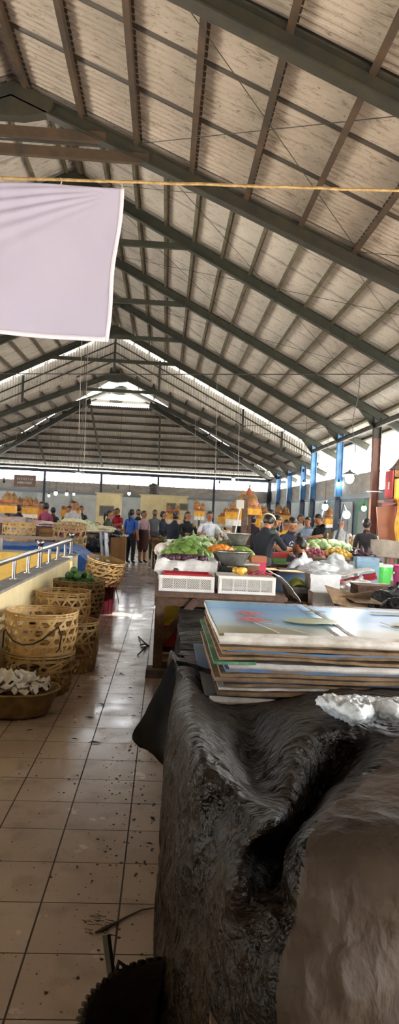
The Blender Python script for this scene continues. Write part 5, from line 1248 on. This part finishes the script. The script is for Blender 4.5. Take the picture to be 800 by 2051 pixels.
st(289, 1025, 19.8, 'woman in a pale pink shirt and brown skirt standing in the aisle', .8, 'c9a4a6', '4a2c26', sleeve=.6, hair='bun', wide=1.2, skirt=.42)
st(278, 1022, 20.8, 'masked person in dark clothes standing behind the blue shirted woman', .2, '2c2a2c', mask=True)
st(311, 1023, 21.3, 'masked woman in a black and white patterned dress in the aisle', .1, '77797c', '55575b', mask=True, hair='bun')
st(328, 1026, 19.0, 'man in a dark navy shirt turned to the right behind the stall', 1.2, '262c3e', sleeve=1.2, arms=('fwd', 'fwd'))
st(347, 1027, 16.6, 'broad person in a dark navy top with a hair bun, back turned, bending', 2.6, '272d3d', sleeve=1.2, arms=('table', 'table'), lean=.25, wide=1.45, hair='bun')
st(377, 1027, 16.2, 'woman in black holding a hand to her face', .5, '1d1d20', sleeve=1.2, arms=('face', 'table'), hair='long', wide=1.15)
st(419, 1026, 15.8, 'man in a white T-shirt sitting behind the vegetables', .2, 'dfe1e6', sleeve=.6, arms=('table', 'table'), lean=.15, wide=1.1)
st(213, 1023, 17.5, 'woman in an olive top with a ponytail at the left stalls', 1.3, '4c4a38', hair='tail', arms=('table', 'table'), lean=.15)
st(240, 1019, 22.0, 'person in a bright red shirt at the left stalls', -.6, 'c01f2e', arms=('table', 'down'), lean=.2)
st(229, 1022, 22.9, 'person in a pale shirt beside the red shirt', .3, 'b9b2ae')
st(83, 1007, 20.0, 'person in an orange top at the far left stalls', -.3, 'e07a2e', arms=('fwd', 'fwd'), hair='bun')
st(93, 1009, 19.4, 'person in a rose pink shirt beside the orange top, back turned', 2.8, 'b0526e')
st(148, 1006, 18.0, 'woman in a white and black top left of the cream room', .6, 'c9c3c0', hair='bun', wide=1.1)
st(139, 1016, 19.2, 'dark haired person far left behind the greens', .4, '3a3436')
st(30, 1005, 21.0, 'person in a grey top left of the golden shrine', .2, '5c5e66')
st(38, 1013, 18.5, 'dark haired person before the golden shrine, only the head showing', 2.9, '2c2a30')
st(107, 1018, 21, 'person with black hair right of the rose pink shirt', 3.0, '4a3f40')
st(163, 1015, 23, 'person in a dark top in the distance left of the cream room', .1, '3b3a45')
st(486, 1031, 19.0, 'person in a black top left of the golden shrine in the middle', .4, '26262a')
st(508, 1035, 17.0, 'person in a dark patterned top behind the brown wooden post', 2.8, '3b2c30', hair='bun')
st(620, 1037, 16.4, 'person in a light blue shirt at the right stalls', -.5, 'a9bcd6', wide=1.2, arms=('table', 'fwd'), lean=.2)
st(636, 1036, 17.6, 'person in a grey green top right of the light blue shirt', .5, '7f8a7c', arms=('fwd', 'fwd'))
st(651, 1031, 15.6, 'man in a black T-shirt with a red print leaning to the left', -1.1, '1b1b1f', arms=('reach', 'fwd'), lean=.25, head=.2)
st(603, 1033, 18.0, 'person in a cream hat and shirt at the right stalls', .3, 'cfc3a8')
st(684, 1042, 16.5, 'person in a grey shirt seated near the bright lamp', .2, '8b8f92', hair='bun')
st(736, 1042, 13.2, 'person in a dark grey top left of the brown column', 2.7, '3f3d40', wide=1.1)
st(677, 1040, 19.5, 'person in a mustard shirt near the lamp stick', -.4, 'a8873c')

# ------------------------------------------------------------------ background stalls
KIND = {'cabbage': (P_cabb, 'pale cabbage', 'cabbage', .10), 'onion': (P_pink, 'red onion', 'onion', .04), 'tomato': (P_orange, 'orange tomato', 'tomato', .04), 'mango': (P_mango, 'green mango', 'mango', .07), 'potato': (P_tan, 'tan potato', 'potato', .05),
        'yellow': (P_yel, 'yellow fruit', 'fruit', .05), 'white': (P_garlic, 'white bulb', 'vegetable', .06), 'purple': (P_egg, 'dark eggplant', 'eggplant', .05), 'papaya': (P_papaya, 'green papaya', 'papaya', .08), 'cucumber': (P_cuc, 'green cucumber', 'cucumber', .05)}
def stall(where, x0, x1, y0, y1, kinds, zt=.80, n=24, m=M_wood, hh=.22, cloth=None, sc=1.0):
    table('stall_table', 'wooden market table, '+where, 'table', x0, x1, y0, y1, zt, m, leg=.07)
    if cloth:
        b = MB(); b.grid(lambda u, v: (x0+(x1-x0)*u, y0-.02-.02*abs(math.sin(u*14)), zt-.02-.5*v), 40, 4, .004); tag(b.build('cloth', cloth, smooth=True), 'cloth hanging before the table, '+where, 'cloth')
    k = len(kinds); L_ = (x1-x0) if (x1-x0) >= (y1-y0) else (y1-y0)
    for i, kd in enumerate(kinds):
        pr, nm, cat, r = KIND[kd]; f = (i+.5)/k
        if (x1-x0) >= (y1-y0): cx, cy, rx, ry = x0+(x1-x0)*f, (y0+y1)/2, (x1-x0)/k*.52, (y1-y0)*.42
        else: cx, cy, rx, ry = (x0+x1)/2, y0+(y1-y0)*f, (x1-x0)*.42, (y1-y0)/k*.52
        b = MB(); b.lathe([(1.06, 0), (.98, hh*.25), (.6, hh*.72), (.25, hh*.92), (0, hh*.95)], n=20, sx=rx, sy=ry, wob=.1)
        o = b.build('sacking', mat('tan sacking', '8a7754', .85, 0, '655639', 8, bump=.3), smooth=True); o.location = (cx, cy, zt); tag(o, 'tan sacking under the %s heap, %s' % (nm, where), 'sacking')
        heap(fresh(pr), n, cx, cy, zt+r*.6, rx, ry, hh, nm+' heaped, '+where, cat, nm+' heap, '+where, (sc*.9, sc*1.2) if kd == 'cabbage' else (sc*1.0, sc*1.5))
stall('right stalls before the light blue shirt', 2.75, 4.05, 13.6, 15.4, ['cabbage', 'tomato', 'mango', 'potato'], n=26, hh=.18)
stall('nearer right stalls by the lamp stick', 2.6, 4.0, 12.2, 13.4, ['onion', 'yellow', 'purple'], n=30, hh=.12)
stall('right stalls behind the seated grey shirt', 4.6, 6.6, 17.2, 18.6, ['potato', 'cabbage', 'tomato'], n=22)
stall('far right stalls before the pink doorway', 4.7, 6.9, 20.5, 21.8, ['yellow', 'white', 'onion'], n=20)
stall('stalls behind the light blue shirt', 2.2, 3.9, 18.4, 19.6, ['tomato', 'cabbage', 'onion'], n=20)
stall('far middle stalls right of the aisle', .2, 1.9, 20.0, 21.4, ['potato', 'tomato', 'cabbage'], n=20)
stall('middle stalls behind the white T-shirt', .3, 1.9, 17.2, 18.4, ['cabbage', 'onion', 'white'], n=22)
stall('far middle stalls before the far opening', -.2, 3.6, 23.4, 24.6, ['yellow', 'cabbage', 'tomato', 'onion'], n=18)
stall('left stalls beside the woman in olive', -2.6, -1.35, 15.6, 17.0, ['potato', 'white', 'cabbage'], n=22, m=M_woodl, hh=.24, zt=.85)
stall('left stalls behind the plastic wraps', -4.7, -3.0, 15.2, 16.6, ['cucumber', 'onion', 'tomato'], n=20, zt=.85)
stall('left stalls before the cream room', -3.8, -1.8, 20.5, 21.4, ['tomato', 'cabbage', 'potato', 'onion'], n=18)
stall('far left stalls before the shutters', -6.2, -4.3, 20.9, 21.9, ['yellow', 'mango', 'potato'], n=18)
stall('far left stalls along the back', -6.6, -3.4, 23.4, 24.6, ['tomato', 'white', 'cabbage', 'onion'], n=16)
stall('stalls between the aisle and the cream room', -2.6, -1.4, 22.4, 23.4, ['onion', 'cabbage'], n=18)
SH = [('far left shrine with a golden skirt under the dark sign', -3.51, 18.0, 1.50, .32, .17, .10, 8), ('shrine at the left edge with a golden cloth', -3.44, 14.97, 1.53, .36, .16, 0, 9),
      ('golden shrine left of the cream room', -2.75, 20.15, 1.48, .5, .22, .1, 7), ('shrine with pink offering before the far opening', .95, 18.7, 1.62, .26, .14, .10, 6),
      ('shrine behind the woman in the navy T-shirt', 2.85, 19.95, 1.62, .42, .18, .05, 8), ('shrine at the foot of the navy columns', 3.6, 20.8, 1.62, .5, .2, 0, 8),
      ('shrine right of the visor woman, far', 2.4, 18.0, 1.50, .3, .25, .1, 6), ('golden shrine under the arcade', 4.55, 18.2, 1.58, .44, .14, .1, 8), ('shrine behind the white T-shirt man', 1.75, 19.6, 1.50, .4, .2, .1, 7),
      ('small shrine left of the first navy column', 3.2, 22.8, 1.6, .4, .18, .05, 6), ('small far shrine over the middle aisle stalls', 0.3, 22.5, 1.5, .4, .18, .1, 6), ('small far shrine behind the left stalls', -4.6, 22.5, 1.5, .4, .18, .1, 6)]
for lab, x, y, zt, w, yh, wh, n in SH: shrine(lab, (x, y, 0), w, w*.85, zt, yh, wh, n, where=lab, sc=1.3)
# left side goods behind the ramp
table('stall_table', 'broad low platform behind the ramp, under the blue tarpaulin', 'table', -4.6, -1.25, 11.3, 14.2, .62, M_wood, leg=.09)
def BT(u, v):
    x = -3.1+2.1*u; y = 10.95+1.6*v; fall = max(0, (u-.72)/.28)
    z = .86-.05*u+.05*noise.noise(Vector((x*2.3, y*2.3, 0)))+.03*abs(noise.noise(Vector((x*6, y*6, 1))))-.36*fall**1.5-(.4*max(0, (.12-v)/.12))
    return (x, y, z)
b = MB(); b.grid(BT, 80, 50, .003); tag(b.build('tarpaulin', M_blueT, smooth=True), 'crumpled bright blue tarpaulin behind the railings', 'tarpaulin')
basket('woven_basket', 'round basket with pinkish onions behind the railing corner', 'baskets on the goods behind the ramp', (-1.76, 12.9, .66), .28, .31, .54, R=RX(.15), m=M_bam2, nd=14, hoops=4, sw=.03)
heap(fresh(P_pink), 30, -1.76, 12.9, 1.0, .22, .22, .1, 'pinkish onion inside the round basket behind the railing corner', 'onion', 'onions in the round basket', (1, 1.3))
b = MB(); b.lathe([(.24, 0), (.27, .3), (0, .34)], n=20); tag(b.build('sacking', MATS['tan sacking'], smooth=True), 'tan sacking inside the round basket behind the railing corner', 'sacking').location = (-1.76, 12.9, .68)
basket('woven_basket', 'wide pale basket with round holes at the far left behind the railing', 'baskets on the goods behind the ramp', (-2.78, 13.2, .66), .27, .31, .52, m=M_bam, nd=12, hoops=4, sw=.035)
heap(fresh(P_garlic), 24, -2.78, 13.2, .95, .22, .22, .08, 'white bulb inside the wide pale basket at the far left', 'vegetable', 'white bulbs in the pale basket')
for k, (x0, x1, y, z0, z1) in enumerate(((-2.48, -2.05, 13.9, .62, 1.16), (-4.4, -3.0, 14.5, .0, 1.12), (-3.0, -1.7, 14.6, .0, 1.08))):
    t = thing('wooden_box', ('brown plank box between the two baskets behind the ramp', 'long brown plank counter at the far left behind the ramp', 'brown plank counter behind the round basket')[k], 'box', ((x0+x1)/2, y, z0)); n = int((z1-z0)/.09)
    b = MB()
    for i in range(n): b.box((0, 0, .045+.09*i), (x1-x0, .5, .082))
    b.build('planks', M_woodl if k == 0 else M_wood, t); b = MB(); b.box((0, 0, z1-z0-.01), (x1-x0+.02, .52, .02)); b.build('lid', M_wood, t)
for k, (x0, x1, y, z) in enumerate(((-3.9, -2.9, 14.55, 1.14), (-2.95, -1.75, 14.7, 1.10))):
    b = MB(); b.grid(lambda u, v: (x0+(x1-x0)*u, y-.3+.6*v, z+.13*math.sin(math.pi*min(1, max(0, v)))*(1-.6*u*(k))+.03*noise.noise(Vector((u*9, v*5, k)))), 50, 20, .003)
    tag(b.build('plastic_wrap', mat('pinkish wrapped goods film', 'cfb9b2', .3, 0, 'a98f86', 9, bump=.7, bscale=16), smooth=True), ('left roll', 'right roll')[k]+' of goods wrapped in clear plastic on the plank counter', 'wrapped goods')
t = thing('draped_boxes', 'black and silver plastic draped over stacked boxes beside the wooden counter', 'boxes', (-1.38, 14.2, 0))
b = MB(); b.grid(lambda u, v: (-.24+.5*min(1, u*1.3) , -.24+.02*math.sin(v*20)+.5*max(0, u*1.3-1), 1.02-.98*v+.0*u), 30, 20, .004); b.v = [tuple(Vector(q)+Vector((.02*noise.noise(Vector(q)*6), .03*noise.noise(Vector(q)*5+Vector((3, 0, 0))), 0))) for q in b.v]
b.build('black_film', MATS['black bin bag film'], t, smooth=True)
b = MB(); b.grid(lambda u, v: (.06+.18*u+.10*v+.015*math.sin(u*25), -.26-.04*math.sin(u*12), 1.05-1.0*v), 30, 16, .004); b.build('silver_film', mat('silver grey film', 'c9ccce', .3, .2, '9a9ea2', 8, bump=.7), t, smooth=True)
b = MB(); b.box((0, 0, .5), (.44, .44, 1.0)); b.build('boxes', M_card, t)
for k, (x, y, z, r) in enumerate(((-1.55, 14.0, 1.02, (.2, .17, .07)), (-1.28, 14.35, 1.02, (.24, .18, .08)), (-1.95, 14.75, 1.10, (.26, .2, .10)))):
    bagblob('sack', ('cream sack lying on the black draped boxes', 'second cream sack on the draped boxes, nearer the aisle', 'cream sack behind the draped boxes')[k], (x, y, z), r, 40+k, m=mat('cream sack cloth', 'd8ccab', .8, 0, 'bdb08e', 6, bump=.3), knot=False)
bagblob('rubbish_bag', 'black plastic bundle before the wooden counter', (-1.25, 16.2, .86), (.26, .2, .13), 50, m=MATS['black bin bag film'], knot=False)
t = thing('counter', 'light raw timber counter at the left side of the aisle', 'counter', (-1.16, 17.8, 0)); b = MB()
for k in range(4): b.box((-.15+.1*k, -.25, .42), (.094, .02, .82))
b.build('front_board', M_woodl, t); b = MB(); b.box((0, .03, .42), (.36, .5, .80)); b.build('body', M_woodl, t); b = MB(); b.box((0, 0, .85), (.46, .62, .03)); b.build('counter_top', M_cardw, t)
# basket on a stool right of the aisle
t = thing('stool', 'dark wooden stool carrying the leafy basket at the aisle', 'stool', (-.10, 18.1, 0)); b = MB(); b.box((0, 0, .44), (.36, .34, .04)); b.build('seat', M_wood, t)
for sx in (1, -1):
    for sy in (1, -1): b = MB(); b.box((sx*.15, sy*.14, .21), (.05, .05, .42)); b.build('leg', M_woodl if sx > 0 else M_wood, t)
basket('woven_basket', 'basket of dry leaves on the stool beside the aisle', None, (-.10, 18.1, .46), .17, .20, .34, m=M_bam2, nd=14, hoops=5, sw=.03)
b = MB()
for k in range(120):
    a, r_ = rnd(0, 6.28), rnd(0, .26); L_ = rnd(.06, .16); p = Vector((r_*math.cos(a), r_*math.sin(a), rnd(.2, .36)+.05*(1-r_/.26))); d = Vector((math.cos(a+1), math.sin(a+1), rnd(-.4, .6)))*L_; s_ = Vector((-d.y, d.x, .02))*.3
    b.add([p, p+d*.5+s_, p+d, p+d*.5-s_], [(0, 1, 2, 3)])
o = b.build('dry_leaves', M_palm); o.location = (-.10, 18.1, .46); tag(o, 'dry leaves and husks overflowing the basket on the stool', 'leaves', kind='stuff')

# ------------------------------------------------------------------ rooms, tank and sign at the far end
def room(label, x0, x1, y, h_, wins, d=1.1):
    t = thing('booth', label, 'booth', ((x0+x1)/2, y, 0)); w = x1-x0
    b = MB(); b.box((0, d/2, h_/2), (w, d, h_)); b.build('wall', M_cream, t)
    b = MB(); b.box((0, d/2, h_+.02), (w+.12, d+.12, .05)); b.build('roof_slab', mat('pale booth roof', 'cfc3a2', .8), t)
    for (wx, wz, ww, wh) in wins:
        b = MB(); b.box((wx, -.01, wz), (ww+.08, .03, wh+.08)); f = b.build('window_frame', mat('grey brown frame', '8a7a66', .7), t)
        b = MB(); b.box((wx, -.03, wz), (ww, .01, wh)); b.build('pane', mat('dark grey pane', '5c5a55', .3), f)
    return t
room('cream painted booth with two small dark windows under the water tank', -.98, .86, 27.0, 2.14, [(.30, 1.75, .30, .20), (.68+.12, 1.75, .0+.28, .20)])
room('cream painted booth with a wide shutter left of the doorway', -2.72, -1.78, 27.0, 2.12, [(-.05, 1.45, .5, .34)])
t = thing('water_tank', 'dark cylindrical water tank on the cream booth roof', 'water tank', (-.50, 27.5, 2.19)); b = MB()
b.lathe([(.20, 0), (.21, .02), (.20, .06), (.21, .1), (.20, .14), (.21, .18), (.20, .22), (.21, .26), (.20, .30), (.21, .34), (.19, .40), (.08, .44), (0, .445)], n=28); b.build('body', mat('dark tank plastic', '4a4443', .6), t); b = MB(); b.lathe([(.08, .43), (.08, .46), (0, .465)], n=16); b.build('lid', MATS['dark tank plastic'], t)
t = thing('sign', 'dark brown hanging sign board with white lettering at the far left', 'sign', tuple(at(50, 963, Y=19.8))); b = MB(); b.box((0, 0, 0), (.62, .03, .34)); b.build('board', mat('dark brown board', '5e4a42', .7, 0, '6d564c', 8), t)
b = MB()
for r_, (z, n, w_) in enumerate(((.05, 9, .024), (-.06, 13, .03))):
    for k in range(n):
        x = -.20+.40*k/(n-1); hgt = .05+.03*abs(math.sin(k*2.1)); b.bar((x, -.02, z-hgt/2), (x+.02*math.sin(k), -.02, z+hgt/2), .012, .004); b.bar((x-.012, -.02, z+hgt*.3*math.cos(k)), (x+.018, -.02, z+.2*hgt), .010, .004)
b.build('lettering', mat('white sign paint', 'e8e6e2', .6), t)
b = MB(); b.tube([(-.3, 0, .17), (-.3, 0, 3.1)], .006, 5); b.build('hanger', M_cable, t); b = MB(); b.tube([(.3, 0, .17), (.3, 0, 3.3)], .006, 5); b.build('hanger', M_cable, t)
def shut(n_, x, y, w, h_, m, axis='y', z0=0.0, trim=None):
    b = MB(); k = int(h_/.07)
    for i in range(k):
        if axis == 'y': b.box((x, y, z0+.035+.07*i), (w, .04, .062))
        else: b.box((x, y, z0+.035+.07*i), (.04, w, .062))
    struct(b.build('door_%d' % n_, m))
M_shut = mat('grey roller shutter', 'b4b9bc', .5, 0, '9aa0a4', 2)
for k, x in enumerate((-7.4, -5.2, -3.6, 2.2, 4.6)): shut(k+1, x, 31.9, 1.5, 2.3, M_shut)
for k, (y, w, m) in enumerate(((21.4, 1.5, mat('leaf green paint', '4d9a63', .6)), (25.9, 2.0, mat('green paint', '3f8d58', .6)), (23.0, 1.5, mat('rose pink paint', 'd8788c', .6)), (18.2, 1.6, mat('rose pink paint', 'd8788c')), (28.6, 2.0, M_shut), (15.2, 1.8, M_shut))):
    shut(10+k, 7.70, y, w, 2.35, m, 'x')
    b = MB(); b.box((7.66, y+.1, .95), (.03, w*.55, 1.9)); struct(b.build('door_%d' % (20+k), mat('grey inner door', '8a8f93', .5)))

# ------------------------------------------------------------------ litter on the tiles
M_lit = mat('dark litter', '2e231a', .8); 
def twig(label, pts, r, nm='twig', cat='twig', m=None, grp=None):
    b = MB(); b.tube([Vector(p) for p in pts], r, 5); return tag(b.build(nm, m or M_lit), label, cat, grp)
P_ = lambda u, v, z=.006: tuple(at(u, v, Z=z))
twig('long thin root with a frayed end lying before the dark round basket', [P_(318, 1817), P_(285, 1822), P_(255, 1836), P_(228, 1850), P_(205, 1862, .012), P_(190, 1868)], [.002, .003, .004, .005, .008, .003], m=mat('grey brown root', '4b3d30', .8))
for k in range(26):
    u, v = 180+rnd(0, 60), 1875-rnd(0, 40); q0 = P_(u, v, .008); a = rnd(-.6, .6)+2.6
    twig('frayed root fibre beside the long thin root', [q0, (q0[0]+rnd(.02, .05)*math.cos(a), q0[1]+rnd(.01, .03)*math.sin(a), .01)], .0012, 'fibre', 'fibre', MATS['grey brown root'], 'frayed root fibres')
b = MB()
for k in range(330):
    if k < 150: x, y = rnd(-.30, .02), rnd(2.05, 4.4)
    elif k < 240: x, y = rnd(-1.0, -.1), rnd(2.1, 7.5)
    else: x, y = rnd(-.75, .0), rnd(4.6, 16)
    s_ = rnd(.002, .009)*(1 if y < 6 else 1.7); a = rnd(0, 6.28); z = .0015
    pts = [(x+s_*(1+.5*noise.noise(Vector((k, i, 0))))*math.cos(a+i*1.05)*(1 if i % 2 else .6), y+s_*math.sin(a+i*1.05)*(1 if i % 2 else .7), z+.002*(i % 2)) for i in range(6)]
    b.add(pts, [(0, 1, 2, 3, 4, 5)])
tag(b.build('floor_crumbs', M_lit), 'dark crumbs and bits of leaf scattered over the tiled aisle', 'litter', kind='stuff')
for k, (u, v) in enumerate(((150, 1480), (190, 1487), (157, 1375), (262, 1398), (268, 1433), (180, 1437), (195, 1290), (262, 1378), (160, 1396), (60, 1462), (205, 1411), (270, 1320), (300, 1690), (290, 1728), (306, 1640))):
    q0 = Vector(P_(u, v, .004)); a = rnd(0, 6.28); L_ = rnd(.02, .05); d = Vector((math.cos(a), math.sin(a)*.6, 0))*L_; s_ = Vector((-d.y, d.x, 0))*.3
    b = MB(); b.add([q0-d, q0-d*.2+s_+Vector((0, 0, .006)), q0+d, q0+d*.1-s_+Vector((0, 0, .004))], [(0, 1, 2, 3)]); tag(b.build('fallen_leaf', M_lit), 'small dark withered leaf lying on the tiles', 'leaf', 'withered leaves on the tiles')
for k, pts in enumerate(([(278, 1275), (287, 1285), (298, 1293), (290, 1296)], [(281, 1292), (290, 1290), (300, 1294)], [(276, 1312), (285, 1303), (292, 1298)])):
    twig('dark forked twig lying in the aisle by the stall table leg', [P_(u, v, .008+.02*(i == 1)) for i, (u, v) in enumerate(pts)], [.008]*len(pts), grp='pieces of the forked twig')
twig('short dark twig hanging by the red bin', [P_(232, 1178, .3), P_(236, 1195, .15), P_(238, 1208, .0)], .006)

# ------------------------------------------------------------------ unseen wall added behind the viewpoint to block light on the foreground
wallbox('wall_light_block', -9, 6, -6.2, -6.0, 0, 6.0, mat('dull light blocking wall', '6a645c', .9))
def unused():
    for nm in [q.name for q in bpy.data.objects]:
        o = bpy.data.objects.get(nm)
        if o is None: continue
        if o.parent is None and o.get('category') is None and o.get('kind') is None and o.type in ('MESH',) and o.name not in ('camera',):
            for c in list(o.children): bpy.data.objects.remove(c)
            bpy.data.objects.remove(o)
unused()
for o in bpy.data.objects:
    if '_used' in o: del o['_used']
